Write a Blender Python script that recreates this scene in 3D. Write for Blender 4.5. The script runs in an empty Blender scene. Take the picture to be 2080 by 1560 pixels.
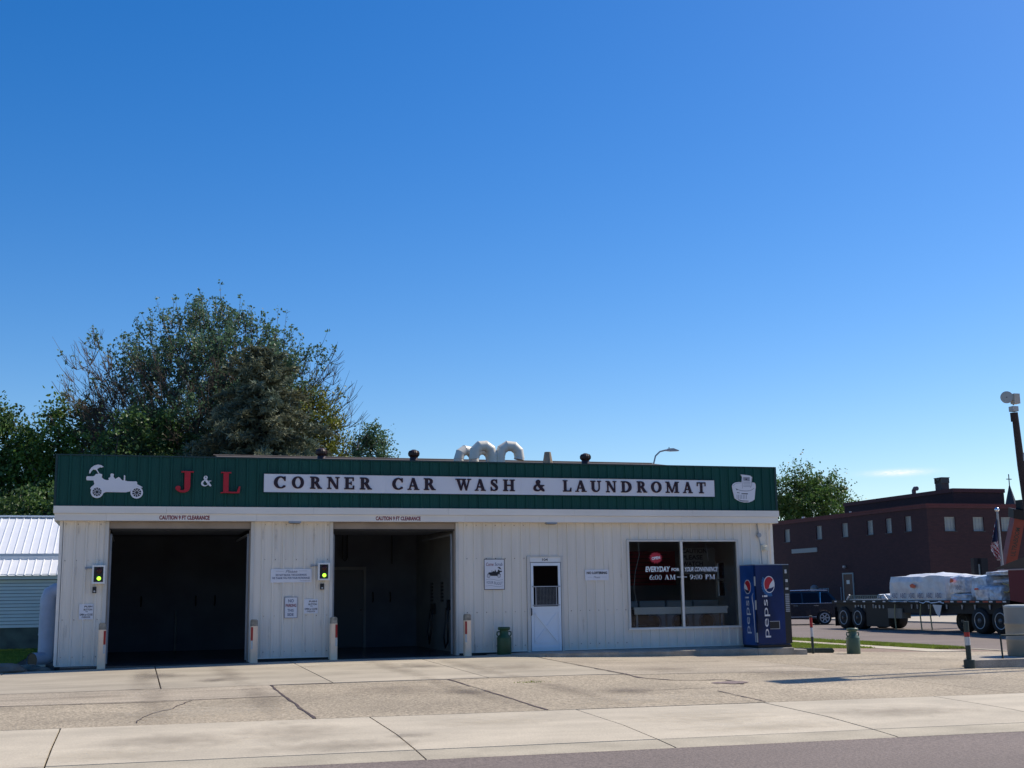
import bpy, math, random
from math import sin, cos, pi, radians, sqrt, atan2
from mathutils import Vector, Matrix

S = bpy.context.scene
COL = S.collection
random.seed(7)

# ------------------------------------------------------------------ camera, sky, sun, exposure
CAM = Vector((0.0, -27.437, 1.2945))
F_PX, PITCH, ROLL, YAW = 2486.05, 0.170443, -0.0142, 0.29822
fwd = Vector((sin(YAW) * cos(PITCH), cos(YAW) * cos(PITCH), sin(PITCH)))
right0 = Vector((cos(YAW), -sin(YAW), 0))
up0 = right0.cross(fwd)
right = cos(ROLL) * right0 + sin(ROLL) * up0
up = -sin(ROLL) * right0 + cos(ROLL) * up0
cam = bpy.data.cameras.new('camera')
cam.sensor_width = 36.0
cam.lens = F_PX / 2080 * 36.0
cam.clip_end = 2000
camo = bpy.data.objects.new('camera', cam)
COL.objects.link(camo)
m = Matrix.Identity(4)
for i in range(3):
    m[i][0] = right[i]; m[i][1] = up[i]; m[i][2] = -fwd[i]; m[i][3] = CAM[i]
camo.matrix_world = m
S.camera = camo

SUN_EL, SUN_AZ = radians(49), radians(13.5)      # azimuth from +x towards +y
SUN_DIR = Vector((cos(SUN_EL) * cos(SUN_AZ), cos(SUN_EL) * sin(SUN_AZ), sin(SUN_EL)))
w = bpy.data.worlds.new('World')
S.world = w
w.use_nodes = True
nt = w.node_tree
nt.nodes.clear()
wo = nt.nodes.new('ShaderNodeOutputWorld')
bg = nt.nodes.new('ShaderNodeBackground')
bg.inputs['Strength'].default_value = 0.096
sky = nt.nodes.new('ShaderNodeTexSky')
sky.sky_type = 'NISHITA'
sky.sun_disc = False
sky.sun_elevation = SUN_EL
sky.sun_rotation = pi / 2 - SUN_AZ
sky.altitude = 300
sky.air_density = 1.0
sky.dust_density = 0.6
sky.ozone_density = 3.0
hsv = nt.nodes.new('ShaderNodeHueSaturation')
hsv.inputs['Saturation'].default_value = 1.42
hsv.inputs['Hue'].default_value = 0.508
nt.links.new(sky.outputs[0], hsv.inputs['Color'])
# one thin wisp of cloud low over the brick building
CL_DIR = (fwd + right * ((1825 - 1040) / F_PX) + up * ((780 - 960) / F_PX)).normalized()
CL_R = Vector((CL_DIR.y, -CL_DIR.x, 0)).normalized()
CL_U = CL_R.cross(CL_DIR).normalized()
geo = nt.nodes.new('ShaderNodeNewGeometry')


def wdot(vec):
    n = nt.nodes.new('ShaderNodeVectorMath'); n.operation = 'DOT_PRODUCT'
    nt.links.new(geo.outputs['Incoming'], n.inputs[0]); n.inputs[1].default_value = (-vec)[:]
    return n.outputs['Value']


def wmath(op, a, b=None):
    n = nt.nodes.new('ShaderNodeMath'); n.operation = op
    for i, v in enumerate((a, b)):
        if v is None: continue
        if isinstance(v, (int, float)): n.inputs[i].default_value = v
        else: nt.links.new(v, n.inputs[i])
    return n.outputs[0]


cu, cv, cf = wdot(CL_R), wdot(CL_U), wdot(CL_DIR)
e = wmath('ADD', wmath('POWER', wmath('DIVIDE', cu, 0.020), 2), wmath('POWER', wmath('DIVIDE', cv, 0.0022), 2))
wis = wmath('POWER', 2.718, wmath('MULTIPLY', e, -1.0))
no = nt.nodes.new('ShaderNodeTexNoise')
mp = nt.nodes.new('ShaderNodeMapping')
mp.inputs['Scale'].default_value = (60, 60, 400)
nt.links.new(geo.outputs['Incoming'], mp.inputs[0]); nt.links.new(mp.outputs[0], no.inputs['Vector'])
wis = wmath('MULTIPLY', wmath('MULTIPLY', wis, wmath('GREATER_THAN', cf, 0.5)), wmath('MULTIPLY', no.outputs[0], 1.7))
mx = nt.nodes.new('ShaderNodeMix'); mx.data_type = 'RGBA'
nt.links.new(wis, mx.inputs['Factor'])
nt.links.new(hsv.outputs[0], mx.inputs['A']); mx.inputs['B'].default_value = (7.2, 7.5, 7.8, 1)
nt.links.new(mx.outputs['Result'], bg.inputs['Color'])
nt.links.new(bg.outputs[0], wo.inputs['Surface'])

sl = bpy.data.lights.new('sun', 'SUN')
sl.energy = 3.6
sl.angle = radians(0.5)
sl.color = (1.0, 0.91, 0.77)
so = bpy.data.objects.new('sun', sl)
so.rotation_euler = SUN_DIR.to_track_quat('Z', 'Y').to_euler()
so.location = (20, 5, 40)
COL.objects.link(so)
S.view_settings.view_transform = 'Standard'
S.view_settings.look = 'None'
S.view_settings.gamma = 1
S.view_settings.use_curve_mapping = False
S.view_settings.exposure = 0.55

# ------------------------------------------------------------------ materials
MATS = {}


def mat(name, col, rough=0.7, var=0.0, scale=4.0, stretch=(1, 1, 1), metal=0.0, bump=0.0, bscale=None, spec=0.5,
        emit=None, estr=0.0, col2=None, detail=6.0, speck=None, trans=0.0, rnd=0.0, coat=0.0, thresh=(0.3, 0.7), blotch=None):
    mt = bpy.data.materials.new(name); mt.use_nodes = True
    t = mt.node_tree; b = t.nodes['Principled BSDF']
    b.inputs['Roughness'].default_value = rough
    b.inputs['Metallic'].default_value = metal
    b.inputs['Specular IOR Level'].default_value = spec
    if coat: b.inputs['Coat Weight'].default_value = coat
    c = (*col, 1)
    b.inputs['Base Color'].default_value = c
    if emit:
        b.inputs['Emission Color'].default_value = (*emit, 1)
        b.inputs['Emission Strength'].default_value = estr
    cur = None
    if var or col2 or bump or speck:
        g = t.nodes.new('ShaderNodeNewGeometry')
        mp = t.nodes.new('ShaderNodeMapping'); mp.inputs['Scale'].default_value = stretch
        t.links.new(g.outputs['Position'], mp.inputs[0])
        n = t.nodes.new('ShaderNodeTexNoise'); n.inputs['Scale'].default_value = scale; n.inputs['Detail'].default_value = detail
        t.links.new(mp.outputs[0], n.inputs['Vector'])
        r = t.nodes.new('ShaderNodeValToRGB')
        r.color_ramp.elements[0].position = thresh[0]; r.color_ramp.elements[1].position = thresh[1]
        lo = col2 if col2 else tuple(x * (1 - var) for x in col)
        hi = col if col2 else tuple(min(1, x * (1 + var)) for x in col)
        r.color_ramp.elements[0].color = (*lo, 1); r.color_ramp.elements[1].color = (*hi, 1)
        t.links.new(n.outputs[0], r.inputs[0]); cur = r.outputs[0]
        if speck:   # (scale, amount): fine grain multiplied on top
            n2 = t.nodes.new('ShaderNodeTexNoise'); n2.inputs['Scale'].default_value = speck[0]; n2.inputs['Detail'].default_value = 3
            t.links.new(g.outputs['Position'], n2.inputs['Vector'])
            r2 = t.nodes.new('ShaderNodeMapRange'); r2.inputs[1].default_value = 0.3; r2.inputs[2].default_value = 0.7
            r2.inputs[3].default_value = 1 - speck[1]; r2.inputs[4].default_value = 1 + speck[1]
            t.links.new(n2.outputs[0], r2.inputs[0])
            mm = t.nodes.new('ShaderNodeVectorMath'); mm.operation = 'SCALE'
            t.links.new(cur, mm.inputs[0]); t.links.new(r2.outputs[0], mm.inputs['Scale']); cur = mm.outputs[0]
        if blotch:  # (scale, amount): wide soft stains
            n4 = t.nodes.new('ShaderNodeTexNoise'); n4.inputs['Scale'].default_value = blotch[0]; n4.inputs['Detail'].default_value = 5; n4.inputs['Roughness'].default_value = .62
            t.links.new(g.outputs['Position'], n4.inputs['Vector'])
            r4 = t.nodes.new('ShaderNodeMapRange'); r4.inputs[1].default_value = 0.32; r4.inputs[2].default_value = 0.68
            r4.inputs[3].default_value = 1 - blotch[1]; r4.inputs[4].default_value = 1 + blotch[1]
            t.links.new(n4.outputs[0], r4.inputs[0])
            m4 = t.nodes.new('ShaderNodeVectorMath'); m4.operation = 'SCALE'
            t.links.new(cur, m4.inputs[0]); t.links.new(r4.outputs[0], m4.inputs['Scale']); cur = m4.outputs[0]
        if bump:
            n3 = t.nodes.new('ShaderNodeTexNoise'); n3.inputs['Scale'].default_value = bscale or scale * 4; n3.inputs['Detail'].default_value = 4
            t.links.new(g.outputs['Position'], n3.inputs['Vector'])
            bp = t.nodes.new('ShaderNodeBump'); bp.inputs['Strength'].default_value = bump; bp.inputs['Distance'].default_value = 0.02
            t.links.new(n3.outputs[0], bp.inputs['Height']); t.links.new(bp.outputs[0], b.inputs['Normal'])
    if rnd:
        oi = t.nodes.new('ShaderNodeObjectInfo')
        r2 = t.nodes.new('ShaderNodeMapRange'); r2.inputs[3].default_value = 1 - rnd; r2.inputs[4].default_value = 1 + rnd
        t.links.new(oi.outputs['Random'], r2.inputs[0])
        mm = t.nodes.new('ShaderNodeVectorMath'); mm.operation = 'SCALE'
        if cur: t.links.new(cur, mm.inputs[0])
        else: mm.inputs[0].default_value = col
        t.links.new(r2.outputs[0], mm.inputs['Scale']); cur = mm.outputs[0]
    if cur: t.links.new(cur, b.inputs['Base Color'])
    if trans:
        tr = t.nodes.new('ShaderNodeBsdfTranslucent'); ms = t.nodes.new('ShaderNodeMixShader'); ms.inputs[0].default_value = trans
        if cur: t.links.new(cur, tr.inputs['Color'])
        else: tr.inputs['Color'].default_value = c
        t.links.new(b.outputs[0], ms.inputs[1]); t.links.new(tr.outputs[0], ms.inputs[2])
        t.links.new(ms.outputs[0], t.nodes['Material Output'].inputs['Surface'])
    MATS[name] = mt
    return mt


def glassmat(name, tint=(0.55, 0.58, 0.6), ior=1.45):
    mt = bpy.data.materials.new(name); mt.use_nodes = True
    t = mt.node_tree
    for n in list(t.nodes):
        if n.type == 'BSDF_PRINCIPLED': t.nodes.remove(n)
    fr = t.nodes.new('ShaderNodeFresnel'); fr.inputs[0].default_value = ior
    tr = t.nodes.new('ShaderNodeBsdfTransparent'); tr.inputs[0].default_value = (*tint, 1)
    gl = t.nodes.new('ShaderNodeBsdfGlossy'); gl.inputs['Roughness'].default_value = 0.02
    ms = t.nodes.new('ShaderNodeMixShader')
    t.links.new(fr.outputs[0], ms.inputs[0]); t.links.new(tr.outputs[0], ms.inputs[1]); t.links.new(gl.outputs[0], ms.inputs[2])
    t.links.new(ms.outputs[0], t.nodes['Material Output'].inputs['Surface'])
    return mt


M_WALL = mat('white_painted_steel', (0.735, 0.675, 0.59), 0.5, 0.055, 1.6, (2.5, 2.5, 0.35), rnd=0.025)
M_TRIM = mat('white_trim_paint', (0.80, 0.745, 0.67), 0.5, 0.07, 1.2, (0.6, 1, 3), rnd=0.02)
M_GREEN = mat('green_painted_steel', (0.004, 0.062, 0.050), 0.6, 0.10, 1.2, (3, 3, 0.5), rnd=0.05, spec=.3)
M_DARKCAP = mat('dark_green_cap', (0.006, 0.03, 0.03), 0.4)
M_SCREW = mat('rusty_screw', (0.14, 0.09, 0.06), 0.8)
M_BACK = mat('dark_backing', (0.03, 0.028, 0.026), 0.9)
M_JAMB = mat('cream_jamb_paint', (0.6, 0.57, 0.52), 0.6, 0.12, 2, (2, 2, .5))
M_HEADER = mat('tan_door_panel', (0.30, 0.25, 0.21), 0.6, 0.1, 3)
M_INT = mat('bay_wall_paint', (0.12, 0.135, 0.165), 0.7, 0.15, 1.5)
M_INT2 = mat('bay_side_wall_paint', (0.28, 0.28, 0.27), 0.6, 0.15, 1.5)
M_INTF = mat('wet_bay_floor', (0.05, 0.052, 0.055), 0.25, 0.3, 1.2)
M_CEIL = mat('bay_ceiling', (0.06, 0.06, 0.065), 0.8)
M_LAUN = mat('laundry_wall', (0.34, 0.34, 0.35), 0.8, 0.05, 2)
M_CAUT = mat('grey_notice_card', (0.22, 0.22, 0.225), 0.8)
M_LFLOOR = mat('laundry_floor', (0.16, 0.15, 0.14), 0.4, 0.1, 5)
M_WHITE = mat('white_enamel', (0.74, 0.74, 0.73), 0.4, 0.04, 3)
M_DOORW = mat('white_storm_door', (0.72, 0.77, 0.82), 0.35, 0.03, 2)
M_SIGNW = mat('white_sign_board', (0.71, 0.71, 0.75), 0.45, 0.03, 2)
M_INK = mat('dark_maroon_ink', (0.016, 0.006, 0.016), 0.6)
M_INKEDGE = mat('maroon_letter_edge', (0.07, 0.004, 0.02), 0.6)
M_RED = mat('red_letter_paint', (0.42, 0.005, 0.018), 0.5, 0.06, 4)
M_REDTXT = mat('dark_red_print', (0.22, 0.02, 0.03), 0.6)
M_BLUETXT = mat('slate_blue_print', (0.09, 0.12, 0.20), 0.6)
M_BLACK = mat('black_print', (0.012, 0.013, 0.02), 0.6)
M_GREYTXT = mat('grey_print', (0.28, 0.28, 0.33), 0.6)
M_CREAMPOST = mat('cream_post_paint', (0.90, 0.67, 0.48), 0.6, 0.10, 3, (1, 1, .6))
M_WORN = mat('worn_concrete_cap', (0.30, 0.27, 0.22), 0.9, 0.35, 14, bump=0.5)
M_REFLR = mat('red_reflector', (0.34, 0.008, 0.01), 0.3)
M_REFLW = mat('white_reflector', (0.5, 0.52, 0.52), 0.3)
M_CONC = mat('smooth_concrete', (0.385, 0.335, 0.255), 0.85, 0.16, 0.9, (0.45, 1.6, 1), speck=(60, 0.10), rnd=0.05, bump=0.15, bscale=40, blotch=(.45, .13))
M_WALK = mat('pale_sidewalk_concrete', (0.475, 0.415, 0.315), 0.85, 0.11, 1.6, (0.45, 1.5, 1), speck=(55, 0.12), rnd=0.04, bump=0.15, bscale=45, blotch=(.6, .10))
M_AGG = mat('exposed_aggregate', (0.34, 0.284, 0.205), 0.95, 0.20, 17, (1, 1, 1), speck=(34, 0.28), rnd=0.05, bump=.8, bscale=30, blotch=(.35, .20), detail=3, thresh=(.36, .60))
M_AGG2 = mat('old_worn_concrete', (0.355, 0.30, 0.225), 0.9, 0.17, 2.2, (0.35, 1.8, 1), speck=(28, 0.28), rnd=0.05, bump=0.5, bscale=28, blotch=(.4, .15))
M_KERB = mat('kerb_concrete', (0.41, 0.36, 0.27), 0.9, 0.16, 2.2, (0.6, 1, 3), speck=(50, 0.12), bump=0.2, bscale=40)
M_STEP = mat('walkway_concrete', (0.33, 0.29, 0.235), 0.9, 0.25, 3, speck=(40, 0.15), bump=0.3, bscale=30)
M_ROAD = mat('purple_grey_asphalt', (0.178, 0.143, 0.124), 0.9, 0.10, 0.5, (0.3, 1.5, 1), speck=(30, 0.30), bump=0.6, bscale=45, blotch=(.25, .08))
M_DIRT = mat('joint_dirt', (0.055, 0.042, 0.035), 1.0, 0.3, 6)
M_TAR = mat('crack_tar', (0.075, 0.052, 0.048), 0.8)
M_SOIL = mat('brown_soil_gravel', (0.25, 0.185, 0.14), 1.0, 0.25, 3, speck=(20, 0.25), bump=0.4, bscale=20)
M_LAWN = mat('lawn_soil', (0.12, 0.16, 0.03), 1.0, 0.3, 2, speck=(30, 0.3))
M_GRASS = mat('grass_blade', (0.20, 0.26, 0.035), 0.7, 0.3, 3, trans=0.35)
M_FARLAND = mat('far_ground', (0.12, 0.12, 0.07), 1.0, 0.3, 0.05)
M_ROOF = mat('brown_shingle', (0.065, 0.052, 0.045), 0.95, 0.3, 5, (1, 1, 1), speck=(25, .2))
M_VENTBR = mat('dark_brown_vent_metal', (0.035, 0.014, 0.013), 0.45, 0.2, 6)
M_PVC = mat('white_duct', (0.74, 0.69, 0.58), 0.45, 0.03, 5)
M_STACK = mat('weathered_clay_stack', (0.33, 0.25, 0.17), 0.9, 0.35, 6, (3, 3, .5))
M_GALV = mat('galvanised_metal', (0.32, 0.34, 0.37), 0.45, 0.1, 4, metal=0.3)
M_DUCT = mat('blue_white_duct', (0.42, 0.45, 0.56), 0.45, 0.08, 5)
M_SHEDROOF = mat('white_metal_roof', (0.78, 0.79, 0.80), 0.3, 0.03, 3, rnd=0.02, spec=0.7)
M_SIDING = mat('pale_blue_grey_siding', (0.76, 0.77, 0.74), 0.5, 0.04, 2, rnd=0.02)
M_FOUND = mat('mossy_concrete_foundation', (0.12, 0.14, 0.12), 0.95, 0.35, 2.5)
M_VEND = mat('deep_blue_cola_panel', (0.002, 0.014, 0.078), 0.4, 0.6, 1.3, (1.4, 1.4, .8), spec=.35)
M_VENDL = mat('mid_blue_cola_panel', (0.004, 0.05, 0.22), 0.3, 0.5, 2.0, (1, 1, .5))
M_VENDLIGHT = mat('bright_blue_splash', (0.01, 0.09, 0.26), 0.35)
M_VENDBLK = mat('black_plastic', (0.01, 0.01, 0.013), 0.35)
M_VWHITE = mat('cola_white_print', (0.66, 0.66, 0.68), 0.4)
M_VRED = mat('cola_red_print', (0.40, 0.006, 0.02), 0.4)
M_CAN = mat('green_milk_can_paint', (0.016, 0.058, 0.02), 0.45, 0.25, 5, (1, 1, .6))
M_CAN2 = mat('grey_green_milk_can_paint', (0.05, 0.10, 0.065), 0.45, 0.2, 5, (1, 1, .6))
M_PGREEN = mat('dark_green_post_paint', (0.02, 0.035, 0.03), 0.6, 0.2, 6)
M_VAC = mat('beige_canister', (0.34, 0.30, 0.235), 0.6, 0.10, 2)
M_VACTOP = mat('canister_lid', (0.42, 0.45, 0.43), 0.5)
M_GLASS = glassmat('window_glass', (0.84, 0.87, 0.88))
M_SCREEN = glassmat('door_glass', (0.35, 0.38, 0.40))
M_BOARDRED = mat('red_price_board', (0.45, 0.02, 0.04), 0.6)
M_WASHER = mat('washer_enamel', (0.55, 0.66, 0.70), 0.35)
M_WDARK = mat('washer_dark', (0.01, 0.012, 0.016), 0.25)
M_BENCH = mat('pale_laminate', (0.75, 0.76, 0.74), 0.5)
M_STARTXT = mat('white_vinyl_letters', (0.80, 0.82, 0.84), 0.5)
M_STAR = mat('red_vinyl', (0.45, 0.01, 0.03), 0.4)
M_LENSG = mat('lit_green_lens', (0.2, 0.6, 0.02), 0.3, emit=(0.40, 0.95, 0.05), estr=1.5)
M_LENSR = mat('unlit_red_lens', (0.05, 0.006, 0.006), 0.25)
M_RUBBER = mat('tyre_rubber', (0.008, 0.008, 0.009), 0.75)
M_RIM = mat('pale_steel_rim', (0.42, 0.44, 0.46), 0.35, metal=0.4)
M_HUB = mat('grey_wheel_hub', (0.12, 0.125, 0.135), 0.4, metal=0.3)
M_RIMD = mat('dark_wheel_hub', (0.03, 0.03, 0.035), 0.4)
M_TRUCK = mat('black_truck_steel', (0.007, 0.007, 0.011), 0.55, spec=.3)
M_WRAP = mat('white_pallet_wrap', (0.66, 0.67, 0.68), 0.4, 0.12, 3, bump=0.6, bscale=4)
M_WRAPB = mat('pale_blue_wrap', (0.52, 0.60, 0.68), 0.35, 0.4, 4, bump=0.7, bscale=5)
M_CLEAR = mat('clear_pale_wrap', (0.62, 0.62, 0.64), 0.25, 0.35, 6, bump=0.9, bscale=7)
M_ORANGE = mat('orange_boom_paint', (0.20, 0.024, 0.012), 0.5, 0.1, 4)
M_ORTXT = mat('orange_print', (0.62, 0.10, 0.04), 0.5)
M_REDBLD = mat('dark_red_siding', (0.13, 0.004, 0.012), 0.6)
M_EAVE = mat('pink_white_trim', (0.42, 0.3, 0.28), .6)
M_BROWNROOF = mat('brown_fairing', (0.11, 0.075, 0.055), 0.9)
M_CAR = mat('navy_car_paint', (0.009, 0.010, 0.02), 0.25, coat=0.25)
M_CARGL = mat('dark_car_glass', (0.006, 0.010, 0.018), 0.15, spec=.12)
M_CHROME = mat('chrome', (0.75, 0.76, 0.78), 0.15, metal=1.0)
M_LAMPR = mat('tail_lamp', (0.30, 0.01, 0.012), 0.25)
M_WINBLD = mat('pale_blind_pane', (0.27, 0.295, 0.28), 0.4)
M_CORN = mat('red_brown_coping', (0.085, 0.018, 0.02), 0.7, 0.15, 2)
M_BAND = mat('grey_lintel', (0.24, 0.28, 0.29), 0.7)
M_BARK = mat('tree_bark', (0.075, 0.06, 0.05), 0.95, 0.3, 5)
M_TWIG = mat('dry_twig', (0.10, 0.075, 0.06), 0.95, 0.2, 3)
M_LEAF1 = mat('sparse_tree_leaf', (0.10, 0.18, 0.10), 0.5, 0.4, 1.4, trans=0.4)
M_LEAF2 = mat('dense_green_leaf', (0.115, 0.20, 0.04), 0.5, 0.45, 0.9, trans=0.4)
M_LEAF3 = mat('yellow_green_leaf', (0.16, 0.18, 0.03), 0.55, 0.4, 1.2, trans=0.35)
M_LEAF4 = mat('dark_green_leaf', (0.085, 0.155, 0.045), 0.5, 0.45, 0.8, trans=0.38)
M_NEEDLE = mat('spruce_needles', (0.21, 0.20, 0.11), 0.8, 0.35, 0.9, col2=(0.12, 0.175, 0.135), trans=.15)
M_STONE = mat('landscape_stone', (0.16, 0.13, 0.10), 0.95, 0.3, 5)
M_MULCH = mat('dark_mulch', (0.03, 0.025, 0.022), 1.0, 0.3, 8)
M_FLAGR = mat('flag_red', (0.32, 0.02, 0.04), 0.8)
M_FLAGW = mat('flag_white', (0.62, 0.60, 0.60), 0.8)
M_FLAGB = mat('flag_blue', (0.01, 0.02, 0.07), 0.8)
M_SIREN = mat('grey_siren_horn', (0.42, 0.42, 0.40), 0.5)
M_SIRENIN = mat('siren_throat', (0.10, 0.10, 0.10), 0.6)
M_WOODPOLE = mat('dark_pole', (0.035, 0.022, 0.022), 0.8)
M_SLATE = mat('slate_spire', (0.03, 0.035, 0.05), 0.7)
M_BROWNDOOR = mat('brown_door', (0.075, 0.03, 0.02), 0.6)
M_STRAP = mat('yellow_strap', (0.35, 0.30, 0.16), 0.8)


def brickmat():
    mt = bpy.data.materials.new('dark_brick'); mt.use_nodes = True
    t = mt.node_tree; b = t.nodes['Principled BSDF']; b.inputs['Roughness'].default_value = 0.9
    g = t.nodes.new('ShaderNodeNewGeometry')
    sx = t.nodes.new('ShaderNodeSeparateXYZ'); t.links.new(g.outputs['Position'], sx.inputs[0])
    ad = t.nodes.new('ShaderNodeMath'); ad.operation = 'ADD'
    t.links.new(sx.outputs[0], ad.inputs[0]); t.links.new(sx.outputs[1], ad.inputs[1])
    cx = t.nodes.new('ShaderNodeCombineXYZ'); t.links.new(ad.outputs[0], cx.inputs[0]); t.links.new(sx.outputs[2], cx.inputs[1])
    br = t.nodes.new('ShaderNodeTexBrick'); t.links.new(cx.outputs[0], br.inputs['Vector'])
    br.inputs['Scale'].default_value = 1.0; br.inputs['Brick Width'].default_value = 0.3; br.inputs['Row Height'].default_value = 0.1
    br.inputs['Mortar Size'].default_value = 0.008
    br.inputs['Color1'].default_value = (0.052, 0.021, 0.024, 1); br.inputs['Color2'].default_value = (0.038, 0.016, 0.020, 1)
    br.inputs['Mortar'].default_value = (0.03, 0.018, 0.02, 1)
    n = t.nodes.new('ShaderNodeTexNoise'); n.inputs['Scale'].default_value = 0.35
    t.links.new(g.outputs['Position'], n.inputs['Vector'])
    r = t.nodes.new('ShaderNodeMapRange'); r.inputs[3].default_value = 0.75; r.inputs[4].default_value = 1.3
    t.links.new(n.outputs[0], r.inputs[0])
    mm = t.nodes.new('ShaderNodeVectorMath'); mm.operation = 'SCALE'
    t.links.new(br.outputs[0], mm.inputs[0]); t.links.new(r.outputs[0], mm.inputs['Scale'])
    t.links.new(mm.outputs[0], b.inputs['Base Color'])
    return mt


M_BRICK = brickmat()


# ------------------------------------------------------------------ mesh helpers
class MB:
    def __init__(self):
        self.v, self.f, self.mi, self.sm = [], [], [], []

    def add(self, vs, fs, mi=0, smooth=False):
        o = len(self.v)
        self.v += [tuple(p) for p in vs]
        for f in fs:
            self.f.append(tuple(i + o for i in f)); self.mi.append(mi); self.sm.append(smooth)

    def box(self, x0, x1, y0, y1, z0, z1, mi=0):
        self.add([(x0, y0, z0), (x1, y0, z0), (x1, y1, z0), (x0, y1, z0), (x0, y0, z1), (x1, y0, z1), (x1, y1, z1), (x0, y1, z1)],
                 [(0, 3, 2, 1), (4, 5, 6, 7), (0, 1, 5, 4), (1, 2, 6, 5), (2, 3, 7, 6), (3, 0, 4, 7)], mi)
        return self

    def prism(self, poly, fn, d0, d1, mi=0, side=None):
        """poly: list of (u, v); fn(u, v, d) -> xyz; closed solid between d0 and d1"""
        n = len(poly)
        self.add([fn(u, v, d0) for u, v in poly] + [fn(u, v, d1) for u, v in poly],
                 [tuple(range(n - 1, -1, -1)), tuple(range(n, 2 * n))], mi)
        self.add([fn(u, v, d0) for u, v in poly] + [fn(u, v, d1) for u, v in poly],
                 [(i, (i + 1) % n, n + (i + 1) % n, n + i) for i in range(n)], mi if side is None else side)
        return self

    def tube(self, path, rad, n=8, mi=0, caps=True, smooth=True):
        P = [Vector(p) for p in path]
        R = rad if isinstance(rad, (list, tuple)) else [rad] * len(P)
        vs = []
        ref = None
        for i, p in enumerate(P):
            d = (P[min(i + 1, len(P) - 1)] - P[max(i - 1, 0)]).normalized()
            if ref is None:
                a = Vector((0, 0, 1)) if abs(d.z) < 0.9 else Vector((1, 0, 0))
                ref = d.cross(a).normalized()
            else:
                ref = (ref - d * ref.dot(d)).normalized()
            b2 = d.cross(ref)
            for k in range(n):
                a = 2 * pi * k / n
                vs.append(p + (ref * cos(a) + b2 * sin(a)) * R[i])
        fs = []
        for i in range(len(P) - 1):
            for k in range(n):
                fs.append((i * n + k, i * n + (k + 1) % n, (i + 1) * n + (k + 1) % n, (i + 1) * n + k))
        self.add(vs, fs, mi, smooth)
        if caps:
            self.add(vs[:n], [tuple(range(n - 1, -1, -1))], mi)
            self.add(vs[-n:], [tuple(range(n))], mi)
        return self

    def lathe(self, prof, n=20, c=(0, 0, 0), axis='z', mi=0, smooth=True, caps=(True, True)):
        """prof: list of (r, h) along the axis"""
        vs, fs = [], []
        for r, h in prof:
            for k in range(n):
                a = 2 * pi * k / n
                if axis == 'z': p = (c[0] + r * cos(a), c[1] + r * sin(a), c[2] + h)
                elif axis == 'y': p = (c[0] + r * cos(a), c[1] + h, c[2] + r * sin(a))
                else: p = (c[0] + h, c[1] + r * cos(a), c[2] + r * sin(a))
                vs.append(p)
        for i in range(len(prof) - 1):
            for k in range(n):
                fs.append((i * n + k, i * n + (k + 1) % n, (i + 1) * n + (k + 1) % n, (i + 1) * n + k))
        self.add(vs, fs, mi, smooth)
        if caps[0]: self.add(vs[:n], [tuple(range(n - 1, -1, -1))], mi)
        if caps[1]: self.add(vs[-n:], [tuple(range(n))], mi)
        return self

    def build(self, name, mats, parent=None, at=None, label=None, kind=None):
        """vertices are in world space; stored relative to the parent's origin (or `at`)"""
        org = Vector(at) if at is not None else (parent.matrix_world.translation.copy() if parent is not None else Vector((0, 0, 0)))
        if parent is not None and at is None and parent.type == 'MESH':
            org = WORG[parent.name]
        me = bpy.data.meshes.new(name)
        me.from_pydata([(p[0] - org[0], p[1] - org[1], p[2] - org[2]) for p in self.v], [], self.f)
        for mt in (mats if isinstance(mats, (list, tuple)) else [mats]): me.materials.append(mt)
        me.polygons.foreach_set('material_index', self.mi)
        me.polygons.foreach_set('use_smooth', self.sm)
        me.update()
        o = bpy.data.objects.new(name, me)
        COL.objects.link(o)
        if parent is not None:
            o.parent = parent
            porg = WORG[parent.name]
            o.location = org - porg
        else:
            o.location = org
        WORG[o.name] = org
        if label: o['label'] = label
        if kind: o['kind'] = kind
        return o


WORG = {}


def thing(name, label, cat, loc=(0, 0, 0), group=None, rz=0.0):
    o = bpy.data.objects.new(name, None)
    COL.objects.link(o)
    o.location = loc; o.rotation_euler = (0, 0, rz); o.empty_display_size = 0.2
    o['label'] = label; o['category'] = cat
    if group: o['group'] = group
    WORG[o.name] = Vector(loc)
    return o


def tag(o, label, cat, group=None):
    o['label'] = label; o['category'] = cat
    if group: o['group'] = group
    return o


def structure(o):
    o['kind'] = 'structure'
    return o


def copy_tree(o, parent=None):
    c = o.copy(); COL.objects.link(c)
    if parent is not None: c.parent = parent
    WORG[c.name] = WORG[o.name].copy()
    for ch in list(o.children): copy_tree(ch, c)
    return c


def B(name, mats, x0, x1, y0, y1, z0, z1, parent=None, **k):
    return MB().box(x0, x1, y0, y1, z0, z1).build(name, mats, parent, **k)


def front(y):           # (u, v, d) on a wall facing -y: d sticks out towards the street
    return lambda u, v, d: (u, y - d, v)


_txtcache = {}


def glyphs(body, bold=0.0):
    key = (body, bold)
    if key not in _txtcache:
        cu = bpy.data.curves.new('txt', 'FONT'); cu.body = body; cu.offset = bold; cu.resolution_u = 3
        o = bpy.data.objects.new('txt', cu); COL.objects.link(o)
        bpy.context.view_layer.update()
        me = bpy.data.meshes.new_from_object(o.evaluated_get(bpy.context.evaluated_depsgraph_get()))
        vs = [tuple(v.co) for v in me.vertices]; fs = [tuple(p.vertices) for p in me.polygons]
        bpy.data.objects.remove(o); bpy.data.curves.remove(cu); bpy.data.meshes.remove(me)
        x0 = min(v[0] for v in vs); x1 = max(v[0] for v in vs); y0 = min(v[1] for v in vs); y1 = max(v[1] for v in vs)
        _txtcache[key] = ([((v[0] - x0) / (x1 - x0), (v[1] - y0) / (y1 - y0)) for v in vs], fs)
    return _txtcache[key]


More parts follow.
